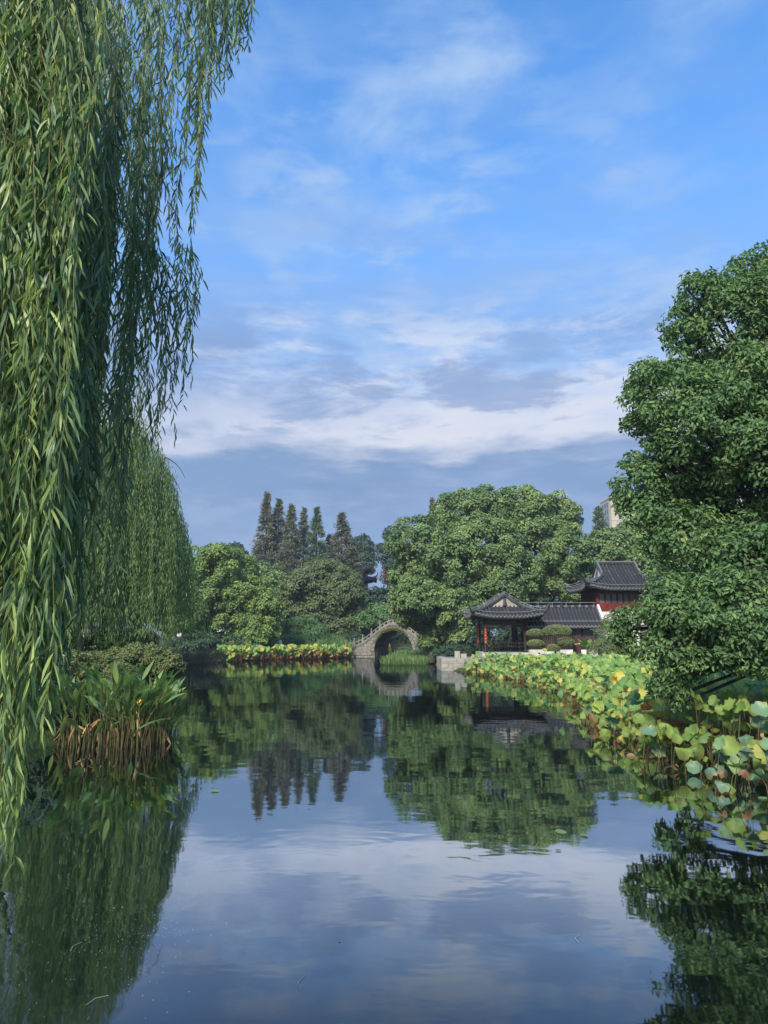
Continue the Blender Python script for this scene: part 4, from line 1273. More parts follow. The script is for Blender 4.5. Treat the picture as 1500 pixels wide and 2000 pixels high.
tpx('broadleaf_tree', 'background tree filling the gap behind the yellow-green tree', 'tree', [(330, 1150, 50, 50), (400, 1180, 60, 50), (520, 1160, 40, 50), (480, 1200, 60, 40)], 105, 430, 'camphor_mid', 18000, 0.42, 0.25, 0.4, dj=2, cf=0.3, tone=0.3)

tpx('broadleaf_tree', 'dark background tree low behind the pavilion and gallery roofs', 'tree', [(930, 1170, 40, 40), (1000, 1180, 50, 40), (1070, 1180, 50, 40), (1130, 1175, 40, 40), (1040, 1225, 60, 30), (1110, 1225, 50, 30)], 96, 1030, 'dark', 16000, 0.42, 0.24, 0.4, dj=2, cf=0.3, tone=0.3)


# ---------------------------------------------------------------- dawn redwoods
def redwood_mesh(h, rad, n, seed, mat):
    rs = np.random.default_rng(seed)
    P, T, A = [], [], []
    nb = 190
    for i in range(nb):
        t = (i / nb) ** 0.9
        z = h * (0.12 + 0.88 * t)
        r_ = rad * 1.25 * (1 - t) ** 0.95 * (0.7 + 0.5 * rs.random()) + 0.06
        an = rs.random() * 6.28
        d = np.array([math.cos(an), math.sin(an), 0.28 - 0.25 * rs.random()])
        k = int(n / nb * (0.35 + 1.3 * (1 - t)))
        s = 0.15 + 0.85 * rs.random(k) ** 0.7
        p = np.array([0, 0, z]) + d * (r_ * s)[:, None] + rs.normal(size=(k, 3)) * (0.10 + 0.12 * r_ * 0.5)
        P.append(p)
        T.append(d + rs.normal(size=(k, 3)) * 0.8 + np.array([0, 0, -0.1]))
        A.append(np.clip(rs.random() * 0.5 + rs.random(k) * 0.5, 0, 1))
    P, T, A = np.concatenate(P), unit(np.concatenate(T)), np.concatenate(A)
    V, Fc, A = leaves(P, T, unit(rs.normal(size=P.shape) + np.array([0, -0.2, 0.7])), 0.42 * (0.7 + 0.6 * rs.random(len(P))), 0.15, A)
    cr = np_mesh('crown', V, [Fc], [M[mat]], A)
    b = B()
    b.tube([(0, 0, -0.6), (0.05, 0, h * 0.4), (0, 0.03, h * 0.8), (0, 0, h * 0.99)], [0.32, 0.22, 0.1, 0.03], 7)
    return cr, b.mesh('trunk', [M['bark']])


RW = [redwood_mesh(26, 3.0, 15000, 21, 'redwood'), redwood_mesh(26, 3.3, 15000, 22, 'redwood'), redwood_mesh(26, 3.0, 15000, 23, 'redwood_green')]
for px, py, Y, v, sx, lab in ((522, 963, 124, 0, 1.0, 'tallest dawn redwood at the far end of the row beyond the pond'), (545, 975, 126, 1, 1.0, 'dawn redwood second in the row beyond the pond'),
                              (570, 986, 122, 0, 0.95, 'pale dawn redwood third in the row beyond the pond'), (594, 992, 127, 1, 0.8, 'thin rusty dawn redwood fourth in the row beyond the pond'),
                              (619, 990, 123, 2, 0.9, 'greenest dawn redwood, fifth in the row beyond the pond'), (643, 1044, 126, 1, 0.7, 'short dawn redwood tucked before the last of the row'),
                              (668, 1002, 120, 1, 1.15, 'broad rusty dawn redwood ending the row near the pagoda'), (690, 1062, 122, 2, 0.9, 'low dawn redwood at the pagoda end of the row'),
                              (502, 1078, 126, 2, 0.9, 'low green dawn redwood before the tallest of the row'),
                              (845, 974, 134, 0, 0.9, 'dawn redwood tip over the camphor, nearer the row of redwoods'), (865, 969, 136, 1, 0.9, 'dawn redwood tip over the camphor, farther from the row of redwoods'),
                              (1168, 991, 128, 2, 1.1, 'lone dawn redwood beside the beige apartment block')):
    p = at(px, py, Y)
    z = lz(p[0], Y)
    s = (p[2] - z) / 26.0
    t = thing('dawn_redwood', (p[0], Y, z), lab, 'tree', 'dawn redwoods beyond the pond')
    ro_ = (0, 0, px * 1.3)
    obj('crown', RW[v][0], t, rot=ro_, scale=(sx * 1.22, sx * 1.22, s))
    obj('trunk', RW[v][1], t, rot=ro_, scale=(sx * 1.22, sx * 1.22, s))

# ---------------------------------------------------------------- shrubs
def shrub(name, label, spec, Y, mat, n, L, W, group='shrubs round the pond', dj=0.4, stems=5, **kw):
    lb = lobes_px(spec, Y, dj)
    c = lb[:, :3].mean(0)
    base = np.array([c[0], Y, lz(c[0], Y)])
    t = thing(name, base, label, 'shrub', group)
    lb[:, :3] -= base
    V, Fc, A = crown(lb, n, L, W, **kw)
    obj('foliage', np_mesh('foliage', V, [Fc], [M[mat]], A), t)
    b = B()
    for q in lb:
        for _ in range(max(1, stems // len(lb) + 1)):
            limb(b, (q[0] * 0.4 + rng.normal() * 0.1, q[1] * 0.4, min(-0.1, q[2] - q[5])), q[:3] + rng.normal(size=3) * q[3:] * 0.3, 0.04, 0.015, n=3, sides=5)
    b.build('stem', M['bark'], t)
    return t


shrub('bamboo_shrub', 'bright green feathery shrub on the far bank beside the lotus', [(585, 1240, 40, 28), (612, 1260, 28, 22), (558, 1262, 26, 22), (590, 1270, 40, 18)], 93, 'bright', 16000, 0.36, 0.09, cf=0.3, up=0.9)
shrub('laurel_shrub', 'pale green large-leaved shrub behind the bridge balustrade', [(705, 1212, 22, 20), (735, 1205, 26, 22), (755, 1200, 24, 18), (690, 1222, 16, 14)], 100, 'bright', 11000, 0.4, 0.18, cf=0.32)
shrub('dark_shrub', 'dark low shrub by the walking person', [(692, 1250, 18, 12), (705, 1256, 14, 10)], 96, 'dark', 4000, 0.22, 0.12)
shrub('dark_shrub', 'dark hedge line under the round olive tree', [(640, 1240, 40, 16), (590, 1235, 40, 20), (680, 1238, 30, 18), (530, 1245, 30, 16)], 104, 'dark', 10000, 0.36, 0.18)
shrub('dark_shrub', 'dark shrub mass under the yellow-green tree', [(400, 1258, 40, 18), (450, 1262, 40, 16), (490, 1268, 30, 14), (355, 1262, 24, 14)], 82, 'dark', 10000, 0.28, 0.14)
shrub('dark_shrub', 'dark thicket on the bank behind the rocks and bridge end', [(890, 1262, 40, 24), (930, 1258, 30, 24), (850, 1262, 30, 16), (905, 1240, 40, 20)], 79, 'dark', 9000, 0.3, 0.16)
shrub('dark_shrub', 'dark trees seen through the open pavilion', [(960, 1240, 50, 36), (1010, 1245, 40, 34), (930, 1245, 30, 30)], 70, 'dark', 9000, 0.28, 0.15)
shrub('nandina_shrub', 'feathery reddish-tinged shrub beside the tower wall', [(1190, 1245, 24, 28), (1205, 1225, 20, 26), (1180, 1270, 26, 20), (1215, 1265, 24, 24)], 53, 'feather', 11000, 0.16, 0.05, droop=0.5)
shrub('dark_shrub', 'dark clipped hedge along the shore beneath the camphor tree', [(1452, 1312, 22, 18), (1490, 1318, 24, 20), (1530, 1322, 28, 24), (1580, 1330, 30, 26)], 37, 'dark', 9000, 0.15, 0.09)
shrub('arching_shrub', 'arching yellow-green shrub overhanging the water beyond the tall leafy clump', [(300, 1292, 34, 26), (328, 1300, 26, 22), (262, 1290, 32, 26), (232, 1300, 30, 26), (312, 1318, 26, 14)], 25, 'feather', 18000, 0.11, 0.045, droop=0.7, cf=0.3)
shrub('bank_shrub', 'loose dry-tinged shrub on the bank below the grey trunk', [(185, 1305, 36, 26), (225, 1318, 34, 22), (150, 1300, 34, 26), (200, 1335, 40, 20)], 23.5, 'feather', 13000, 0.10, 0.04, droop=0.6)
shrub('bank_shrub', 'dark fine-leaved shrub behind the near willow tips', [(110, 1372, 52, 46), (60, 1385, 50, 50), (150, 1395, 34, 34), (100, 1425, 60, 28), (20, 1400, 50, 50), (60, 1330, 60, 36)], 19.3, 'dark', 26000, 0.085, 0.04, cf=0.26)
shrub('bank_shrub', 'mid-green shrub between the white house and the shore', [(60, 1262, 60, 30), (130, 1262, 40, 26), (215, 1262, 40, 22), (260, 1258, 40, 24)], 30, 'camphor_mid', 14000, 0.13, 0.07)
shrub('dark_shrub', 'brownish low shrub by the pale stone parapet', [(385, 1284, 34, 9), (350, 1284, 20, 10), (415, 1280, 24, 10)], 64, 'drygrass', 7000, 0.16, 0.03, up=1.0)


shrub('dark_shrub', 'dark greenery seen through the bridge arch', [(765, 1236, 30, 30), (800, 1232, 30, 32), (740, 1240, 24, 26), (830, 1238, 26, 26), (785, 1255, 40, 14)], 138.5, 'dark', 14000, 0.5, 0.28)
shrub('dark_shrub', 'dark tuft hanging over the rocks behind the stone quay', [(882, 1272, 20, 12), (858, 1276, 12, 9), (905, 1274, 18, 12)], 67, 'dark', 6000, 0.2, 0.08)


# a clipped cloud-pruned tree: separate pads on bare branches
def cloud_tree():
    Y = 55.5
    base = at(1085, 1285, Y)
    base[2] = GZ - 0.1
    t = thing('cloud_pruned_tree', base, 'cloud-pruned tree with five clipped pads before the roofed gallery', 'tree')
    b = B()
    fork = at(1085, 1262, Y) - base
    limb(b, (0, 0, -0.3), fork, 0.11, 0.09, n=4, sides=8)
    for px, py, rx, ry in ((1088, 1233, 27, 12), (1046, 1237, 17, 8), (1046, 1257, 16, 7), (1104, 1254, 17, 8), (1080, 1267, 13, 8)):
        k = Y / F
        c = at(px, py, Y + rng.uniform(-0.3, 0.3)) - base
        n = 3600
        d = unit(rng.normal(size=(n, 3)))
        d = d[d[:, 2] > -0.55]
        n = len(d)
        P = c + d * np.array([rx * k, rx * k * 0.9, ry * k]) * (0.90 + 0.13 * rng.random((n, 1)))
        N = unit(d + rng.normal(size=(n, 3)) * 0.6)
        T = unit(np.cross(N, rng.normal(size=(n, 3))) + d * 0.5)
        V, Fc, A = leaves(P, T, N, 0.085, 0.04, np.clip(rng.random(n) * 0.7 + 0.3 * np.maximum(0, d[:, 2]) * rng.random(n), 0, 1))
        obj('clipped_pad', np_mesh('pad', V, [Fc], [M['topiary']], A), t)
        limb(b, fork + np.array([0, 0, -0.1]), c - np.array([0, 0, ry * k * 0.4]), 0.06, 0.035, n=4)
    b.build('trunk', M['bark'], t, smooth=True)


cloud_tree()


def blade(L, W, n=7, bend=0.5, fold=0.15, shape=0.45):
    """a long leaf: base at origin, growing +z and bending to -y"""
    V = []
    for i in range(n + 1):
        s = i / n
        w_ = W * 0.5 * (math.sin(math.pi * min(1, s ** shape * 0.98 + 0.02)) ** 0.8 if s < 1 else 0.0)
        w_ = W * 0.5 * max(0.02, (s / 0.35) ** 0.6 if s < 0.35 else (1 - ((s - 0.35) / 0.65) ** 1.7))
        a = bend * s
        y, z = -L * (1 - math.cos(a)) / max(bend, 1e-3), L * math.sin(a) / max(bend, 1e-3)
        V += [(-w_, y - w_ * fold, z), (0, y, z), (w_, y - w_ * fold, z)]
    Fc = []
    for i in range(n):
        o = i * 3
        Fc += [(o, o + 1, o + 4, o + 3), (o + 1, o + 2, o + 5, o + 4)]
    return V, Fc


def blade_mesh(name, mat, *a, **k):
    me = bpy.data.meshes.new(name)
    V, Fc = blade(*a, **k)
    me.from_pydata(V, [], Fc)
    me.materials.append(mat)
    for p in me.polygons: p.use_smooth = True
    return me


# banana plant
bp = at(1148, 1282, 54)
bn = thing('banana_plant', (bp[0], 54, GZ - 0.1), 'bright green banana plant beside the maroon steel panel', 'plant')
bme = [blade_mesh('leaf', M['lotus_green'], 1.5, 0.46, bend=1.1), blade_mesh('leaf', M['lotus_green'], 1.3, 0.42, bend=0.6)]
for i, (rz, tl) in enumerate(((0.3, 0.5), (1.6, 0.75), (2.6, 0.4), (-1.4, 0.8), (-0.6, 0.3), (3.6, 0.6), (4.3, 0.25))):
    obj('leaf', bme[i % 2], bn, (0, 0, 0.75), Matrix.Rotation(rz, 3, 'Z').to_4x4().__matmul__(Matrix.Rotation(tl, 4, 'X')).to_euler())
B().tube([(0, 0, -0.2), (0, 0, 0.9)], [0.12, 0.07], 8).build('stem', M['lotus_stem'], bn)


# ---------------------------------------------------------------- reeds and tall grasses
def reeds(name, label, poly_px, n, h, wdt, mat, zbase=None, lean=0.25):
    """blades of grass over a patch given by ground corners in the photograph"""
    c = np.array([gnd(px, py)[:2] for px, py in poly_px])
    u, v = rng.random(n), rng.random(n)
    XY = (c[0] * ((1 - u) * (1 - v))[:, None] + c[1] * (u * (1 - v))[:, None] + c[2] * (u * v)[:, None] + c[3] * ((1 - u) * v)[:, None])
    z = np.maximum(land_z(XY), -0.05) if zbase is None else np.full(n, zbase)
    P = np.column_stack([XY, z])
    T = unit(np.column_stack([rng.normal(size=(n, 2)) * lean, np.ones(n)]))
    N = unit(np.column_stack([rng.normal(size=(n, 2)) - np.array([0, 0.8]), np.full(n, 0.2)]))
    V, Fc, A = leaves(P, T, N, h * (0.6 + 0.6 * rng.random(n)), wdt, rng.random(n), six=True, curl=0.12)
    return props(obj(name, np_mesh(name, V, [Fc], [M[mat]], A)), label, 'reeds', kind='stuff')


reeds('reeds', 'bright green reeds standing in the water before the bridge arch', [(742, 1299), (830, 1300), (850, 1288), (770, 1287)], 3600, 0.75, 0.035, 'reed', 0.0)
reeds('reeds', 'darker reed bed behind the bright reeds at the bridge', [(765, 1289), (868, 1292), (860, 1283), (785, 1281)], 3000, 1.0, 0.045, 'bright', 0.0)
reeds('reeds', 'tall green reeds on the bank at the end of the bridge', [(600, 1284), (690, 1283), (680, 1278), (600, 1279)], 3600, 1.9, 0.06, 'bright')
reeds('grass', 'brownish grass along the bank by the pale stone parapet', [(340, 1300), (432, 1294), (432, 1287), (340, 1290)], 3200, 0.85, 0.03, 'drygrass', 0.05)
reeds('grass', 'long grass on the near bank behind the tall leafy clump', [(150, 1425), (300, 1405), (330, 1335), (200, 1340)], 5000, 0.7, 0.02, 'reed')
# ---------------------------------------------------------------- the large camphor overhanging the lotus
RC = [(1430, 660, 100, 110, 0), (1372, 585, 42, 48, -.6), (1335, 640, 38, 45, -.3), (1505, 560, 60, 75, .3), (1470, 600, 60, 70, -.8), (1308, 790, 88, 88, -.6), (1250, 745, 34, 42, -.2), (1390, 760, 90, 80, .8),
      (1400, 850, 110, 90, -1.2), (1262, 950, 56, 46, -.3), (1330, 945, 80, 62, .6), (1430, 960, 110, 90, 1.2), (1325, 1060, 80, 62, -.9), (1256, 1002, 42, 38, -.4), (1400, 1060, 100, 80, -.2), (1262, 1222, 56, 42, -.5), (1325, 1185, 66, 56, -1.3),
      (1395, 1190, 90, 70, -1.8), (1330, 1270, 62, 48, -1.2), (1305, 1325, 34, 34, -1.0), (1262, 1255, 46, 34, -.4), (1470, 1120, 90, 90, -1.4), (1480, 1225, 80, 50, -2.2), (1490, 770, 90, 110, -1.0), (1500, 900, 90, 90, -1.6),
      (1600, 720, 120, 190, 0), (1650, 950, 150, 170, .5), (1600, 1120, 120, 110, -.8), (1720, 620, 150, 150, .6), (1580, 1240, 90, 60, -1.5), (1800, 820, 140, 200, 0), (1620, 900, 140, 150, 2.5), (1500, 1000, 120, 120, 2.8)]
RC = [(q[0] + (14 if q[0] < 1400 and 700 < q[1] < 900 else 0), *q[1:]) for q in RC]
RC += [(1395, 1285, 60, 34, -1.5), (1462, 1278, 60, 34, -2.2), (1540, 1290, 60, 36, -2.0)]
RC += [(1238, 830, 22, 24, -.4), (1240, 905, 26, 20, -.2), (1352, 552, 20, 22, -.5), (1412, 556, 26, 22, .2), (1222, 985, 18, 18, -.3), (1282, 868, 26, 22, -.9),
       (1215, 1235, 22, 22, -.5), (1452, 520, 26, 24, 0), (1330, 1362, 20, 18, -1.1), (1288, 1345, 18, 20, -1.0), (1238, 770, 18, 20, -.3)]
lb = lobes_px(RC, 17.2)
make_tree('camphor_tree', 'large near camphor overhanging the lotus bed, taller than the tower roof', 'tree', (12.9, 17.4, lz(12.9, 17.4)), lb, 'camphor', 165000, 0.115, 0.062, 0.36,
          group='trees round the pond', six=True, cf=0.30, cover=1.7, up=0.35, droop=0.7, back=0.6, jit=0.55, inner=0.2, tone=0.35, fork=0.42)


# ---------------------------------------------------------------- willows
def far_willow(px0, Y0, ns, label, zoff=0.0, rmax=3.35):
    cx = at(px0, 1100, Y0)[0]
    z = lz(cx - 0.5, Y0 + 0.5)
    t = thing('willow_tree', (cx - 0.5, Y0 + 0.5, z), label, 'tree', 'weeping willows')
    base = np.array([cx - 0.5, Y0 + 0.5, z])
    # layered skirts of strands: (radius, height of the layer, strands' reach)
    r_ = rmax * np.sqrt(rng.random(ns))
    an = rng.random(ns) * 6.2832
    lump = 1 + 0.13 * np.sin(an * 3 + 1.0) + 0.10 * np.sin(an * 7 + r_ * 2)
    r_ = r_ * lump
    zt = 13.0 + zoff - 0.60 * np.abs(r_ * 3.35 / rmax) ** 1.95 - rng.random(ns) * 1.2 - (rng.random(ns) < 0.45) * rng.random(ns) * 4.5
    zt = np.maximum(zt, 3.2)
    ln = np.minimum(1.4 + 3.4 * rng.random(ns), np.maximum(0.5, zt - 1.0 - 2.3 * (r_ / rmax) ** 2))
    ze = zt - ln
    P, T, N, A = [], [], [], []
    for i in range(ns):
        k = max(8, int(ln[i] / 0.085))
        s = rng.random(k)
        out = np.array([math.cos(an[i]), math.sin(an[i]), 0])
        hang = r_[i] + 0.35 * s ** 0.7
        p = np.array([cx, Y0, 0]) + out * hang[:, None]
        p[:, 2] = zt[i] - ln[i] * s
        p += rng.normal(size=(k, 3)) * np.array([0.05, 0.05, 0.03])
        ph = rng.random(k) * 6.28
        d = np.column_stack([np.cos(ph) * 0.42, np.sin(ph) * 0.42, np.full(k, -1.0)])
        P.append(p); T.append(d)
        N.append(np.column_stack([np.cos(ph), np.sin(ph), np.full(k, 0.5)]))
        A.append(np.clip(0.25 * rng.random() + 0.5 * rng.random(k) + 0.3 * (s > 0.85), 0, 1))
    P, T, N, A = np.concatenate(P) - base, unit(np.concatenate(T)), unit(np.concatenate(N)), np.concatenate(A)
    V, Fc, A = leaves(P, T, N, 0.19 * (0.7 + 0.6 * rng.random(len(P))), 0.034, A, curl=0.1)
    obj('crown', np_mesh('crown', V, [Fc], [M['willow_far']], A), t)
    b = B()
    limb(b, (0, 0, -0.4), (0.3, -0.3, 4.2), 0.32, 0.24, n=5, sides=9)
    for i in range(9):
        a_ = i * 0.7
        e = np.array([0.5 + math.cos(a_) * 1.9, -0.5 + math.sin(a_) * 1.9, 7.4 + 2.2 * rng.random()])
        limb(b, (0.3, -0.3, 4.0), e, 0.14, 0.03, sag=0.8, n=6)
        limb(b, e, e + np.array([math.cos(a_) * 0.9, math.sin(a_) * 0.9, -0.9]), 0.03, 0.008, sag=0.2, n=4, sides=5)
    b.build('trunk', M['bark'], t, smooth=True)


far_willow(224, 30.0, 2600, 'rounded weeping willow farther along the bank, behind the near willow', 0.0, 3.15)
far_willow(30, 28.0, 1700, 'tall weeping willow farther along the bank, almost hidden behind the near willow', 1.5, 4.6)
# the pale trunk under the branches
gt = at(154, 1290, 29)
make_tree('young_tree', 'slender grey-trunked tree standing under the willow branches', 'tree', (gt[0], 29, lz(gt[0], 29)), lobes_px([(150, 1120, 60, 40), (110, 1090, 50, 40), (190, 1080, 50, 40)], 29, 0.5),
          'camphor_mid', 9000, 0.14, 0.07, 0.13, bark='bark_grey', group='trees round the pond', fork=0.62)
gl_ = at(136, 1228, 28)
ln_ = thing('garden_lamp', (gl_[0], 28, lz(gl_[0], 28)), 'black square garden lamp beside the grey trunk', 'lamp')
hz = gl_[2] - lz(gl_[0], 28)
B().tube([(0, 0, -0.2), (0, 0, hz - 0.1)], 0.035, 8).build('pole', M['wood_dark'], ln_)
B().box((0, 0, hz + 0.16), (0.34, 0.34, 0.05)).box((0, 0, hz - 0.12), (0.28, 0.28, 0.04)).box((-0.13, -0.13, hz), (0.03, 0.03, 0.3)).box((0.13, -0.13, hz), (0.03, 0.03, 0.3)).box((0.13, 0.13, hz), (0.03, 0.03, 0.3)).box((-0.13, 0.13, hz), (0.03, 0.03, 0.3)).build('lamp_cage', M['wood_dark'], ln_)
B().box((0, 0, hz), (0.22, 0.22, 0.24)).build('glass_pane', M['paper'], ln_)

YM = np.array([(-200, 1650), (0, 1690), (25, 1650), (45, 1560), (80, 1470), (105, 1420), (130, 1330), (160, 1255), (200, 1225), (240, 1150), (270, 1040), (292, 950), (330, 860), (348, 790), (372, 720), (378, 500), (398, 260), (420, 205), (448, 150), (492, 95), (500, 0)])


def near_willow():
    base = np.array([-10.3, 7.2, lz(-10.3, 7.2)])
    t = thing('willow_tree', base, 'near weeping willow whose hanging twigs fill the upper corner of the view', 'tree', 'weeping willows')
    strands = []

    def add(px, py, D, ln, arch=0.35):
        e = at(px, py, D)
        strands.append((e[0], e[1], e[2], ln, arch, D))

    n = 0
    while n < 480:                                    # the main curtain
        px = rng.uniform(-140, 500)
        if px > 290 and rng.random() < 0.62: continue
        if 150 < px <= 290 and rng.random() < 0.3: continue
        ym = float(np.interp(px, YM[:, 0], YM[:, 1]))
        u = rng.random()
        py = ym - 30 - (ym + 60) * 0.85 * u ** 1.5 if ym > 300 else ym - rng.random() * 180
        if px < 130 and rng.random() < 0.55: D = rng.uniform(2.9, 4.6)
        elif px > 300: D = rng.uniform(4.2, 6.8)
        else: D = rng.uniform(4.0, 8.5)
        if py > 1250: D = rng.uniform(2.9, 3.7)
        elif py > 1000 and px > 100: D = rng.uniform(3.6, 7.0)
        if px > 292 and py > 520:
            zt_ = at(px - 40, rng.uniform(440, 560), D)[2]
            ln = zt_ - at(px, py, D)[2]
            if ln < 0.5: continue
            add(px, py, D, ln, 0.45)
        else:
            z = at(px, py, D)[2]
            if z < 0.25: continue
            zt_ = at(px, rng.uniform(-260, 350) if py > 400 else rng.uniform(-350, -80), D)[2]
            ln = max(0.9, min(zt_ - z, 5.5))
            add(px, py, D, ln)
        n += 1
    for px, py, D in ((18, 1690, 3.0), (38, 1560, 3.05), (5, 1640, 2.9), (52, 1440, 3.2), (82, 1475, 3.3), (22, 1600, 3.2), (60, 1330, 3.0), (95, 1400, 3.4), (-20, 1660, 3.1), (10, 1500, 3.3), (44, 1500, 3.4), (118, 1310, 3.6),
                      (30, 1580, 2.95), (8, 1560, 3.15), (-8, 1600, 3.0), (28, 1460, 3.1), (70, 1390, 3.15),
                      (150, 1262, 3.9), (205, 1215, 4.4), (228, 1165, 4.6), (345, 505, 4.5), (372, 500, 4.4), (410, 235, 4.6), (400, 265, 4.7), (385, 300, 4.8), (447, 150, 4.7), (488, 100, 4.9), (470, 90, 5.0), (460, 120, 5.0), (435, 140, 4.6), (425, 160, 4.8), (365, 640, 5.2), (370, 745, 5.4), (338, 860, 5.6), (352, 790, 5.3), (320, 840, 5.5), (330, 800, 5.6)):
        z = at(px, py, D)[2]
        hi = at(px, 470 if (px > 300 and py > 520) else -150, D)[2]
        add(px, py, D, max(0.8, min(hi - z, 4.2)), 0.45 if py > 520 and px > 300 else 0.3)
    strands.sort(key=lambda s: s[5])
    rest = []
    leaf_me = {}
    for v in range(6):                                # a few single leaf shapes for the nearest twigs
        L, W = 0.085 + 0.016 * v, 0.0115 + 0.0014 * (v % 3)
        bm_V, bm_F = blade(L, W, n=4, bend=0.5 + 0.12 * v, fold=0.25)
        leaf_me[v] = (np.array(bm_V), bm_F)
    n_single = 0
    single_meshes = {}
    for i, (X, Y, ze, ln, arch, D) in enumerate(strands):
        sp = 0.030 if D < 4 else (0.036 if D < 6 else 0.042)
        k = int(ln / sp)
        s = (np.arange(k) + 0.5 * rng.random(k)) / k          # 0 at the tip, 1 at the top
        ph0 = rng.random(3) * 6.28
        amp = 0.05 + 0.04 * rng.random()

        def path(s):
            x = X + amp * np.sin(ph0[0] + s * ln * 1.3) * s + 0.02 * np.sin(s * ln * 6 + ph0[2]) - arch * np.clip((s - 0.72) / 0.28, 0, 1) ** 2 * min(1.0, ln / 2)
            y = Y + amp * np.sin(ph0[1] + s * ln * 1.1) * s + 0.25 * arch * np.clip((s - 0.72) / 0.28, 0, 1) ** 2
            z = ze + ln * s - 0.10 * np.clip((s - 0.85) / 0.15, 0, 1) ** 2
            return np.column_stack([x, y, z])
        P = path(s)
        ph = np.arange(k) * 2.4 + rng.normal(size=k) * 1.0 + ph0[0]
        al = R(12) + R(34) * rng.random(k) ** 1.3
        out = np.column_stack([np.cos(ph), np.sin(ph), np.zeros(k)])
        dn = np.array([0, 0, -1.0])
        T = unit(out * np.sin(al)[:, None] + dn * np.cos(al)[:, None] + rng.normal(size=(k, 3)) * 0.16)
        N = unit(out * np.cos(al)[:, None] - dn * np.sin(al)[:, None] + rng.normal(size=(k, 3)) * 0.35)
        tipw = np.clip(1 - s * ln / 0.5, 0, 1)
        L = (0.135 - 0.05 * tipw) * (0.55 + 0.7 * rng.random(k))
        W = 0.0128 * (0.7 + 0.5 * rng.random(k))
        young = 0.42 * tipw * (rng.random() < 0.75) + (0.30 if D < 3.5 else 0.0)
        A = np.clip(0.15 * rng.random() + 0.62 * rng.random(k) + young, 0, 1)
        sb = B()
        ss = np.linspace(0, 1, max(6, int(ln / 0.25)))
        sb.tube(path(ss) - base, np.interp(ss, [0, 1], [0.0009, 0.0024]), 4, 0)
        if n_single < 290 and D < 3.15:
            tw_ = sb.build('twig', M['twig'], t)
            order = np.argsort(s)
            for j in order:
                if n_single >= 300: break
                v = int(np.clip((L[j] - 0.08) / 0.016, 0, 5))
                key = (v, int(A[j] * 5.99))
                if key not in single_meshes:
                    V_, F_ = leaf_me[v]
                    single_meshes[key] = np_mesh('leaf', V_, [np.array(F_)], [M['willow']], np.full(len(F_), (key[1] + 0.5) / 6), smooth=True)
                S_ = np.cross(T[j], N[j]); S_ /= np.linalg.norm(S_)
                N_ = np.cross(S_, T[j])
                m = Matrix(((S_[0], N_[0], T[j][0]), (S_[1], N_[1], T[j][1]), (S_[2], N_[2], T[j][2])))
                if m.determinant() < 0: m = Matrix(((-S_[0], N_[0], T[j][0]), (-S_[1], N_[1], T[j][1]), (-S_[2], N_[2], T[j][2])))
                obj('leaf', single_meshes[key], tw_, P[j] - base, m.to_euler())
                n_single += 1
            continue
        V, Fc, A2 = leaves(P - base, T, N, L, W, A, six=True, curl=0.2, fold=0.22)
        if i < 300:
            sv, sf = np.array(sb.v), sb.f
            q4 = np.array([f for f in sf if len(f) == 4]) + len(V)
            me = np_mesh('twig', np.concatenate([V, sv]), [Fc, q4], [M['willow'], M['twig']], np.concatenate([A2, np.zeros(len(q4))]), midx=np.concatenate([np.zeros(len(Fc)), np.ones(len(q4))]))
            obj('twig', me, t)
        else:
            rest.append((V, Fc, A2))
            q4 = np.array([f for f in sb.f if len(f) == 4])
            rest.append((np.array(sb.v), q4, np.full(len(q4), 0.95)))
    V, Fc, A = cat(rest)
    o = obj('crown', np_mesh('crown', V, [Fc], [M['willow']], A), t)
    o['kind'] = 'stuff'
    b = B()
    limb(b, (0, 0, -0.5), (0.5, 0.1, 4.2), 0.42, 0.34, n=6, sides=10)
    for (x, y, z_) in ((4.6, -3.2, 9.2), (5.4, -1.6, 9.8), (6.0, 0.3, 9.6), (4.2, 0.8, 8.8), (3.2, -2.0, 8.6), (6.6, -0.8, 8.4), (5.0, 1.5, 9.0)):
        limb(b, (0.5, 0.1, 4.0), (x, y, z_), 0.2, 0.035, sag=1.2, n=8)
    b.build('trunk', M['bark'], t, smooth=True)


near_willow()


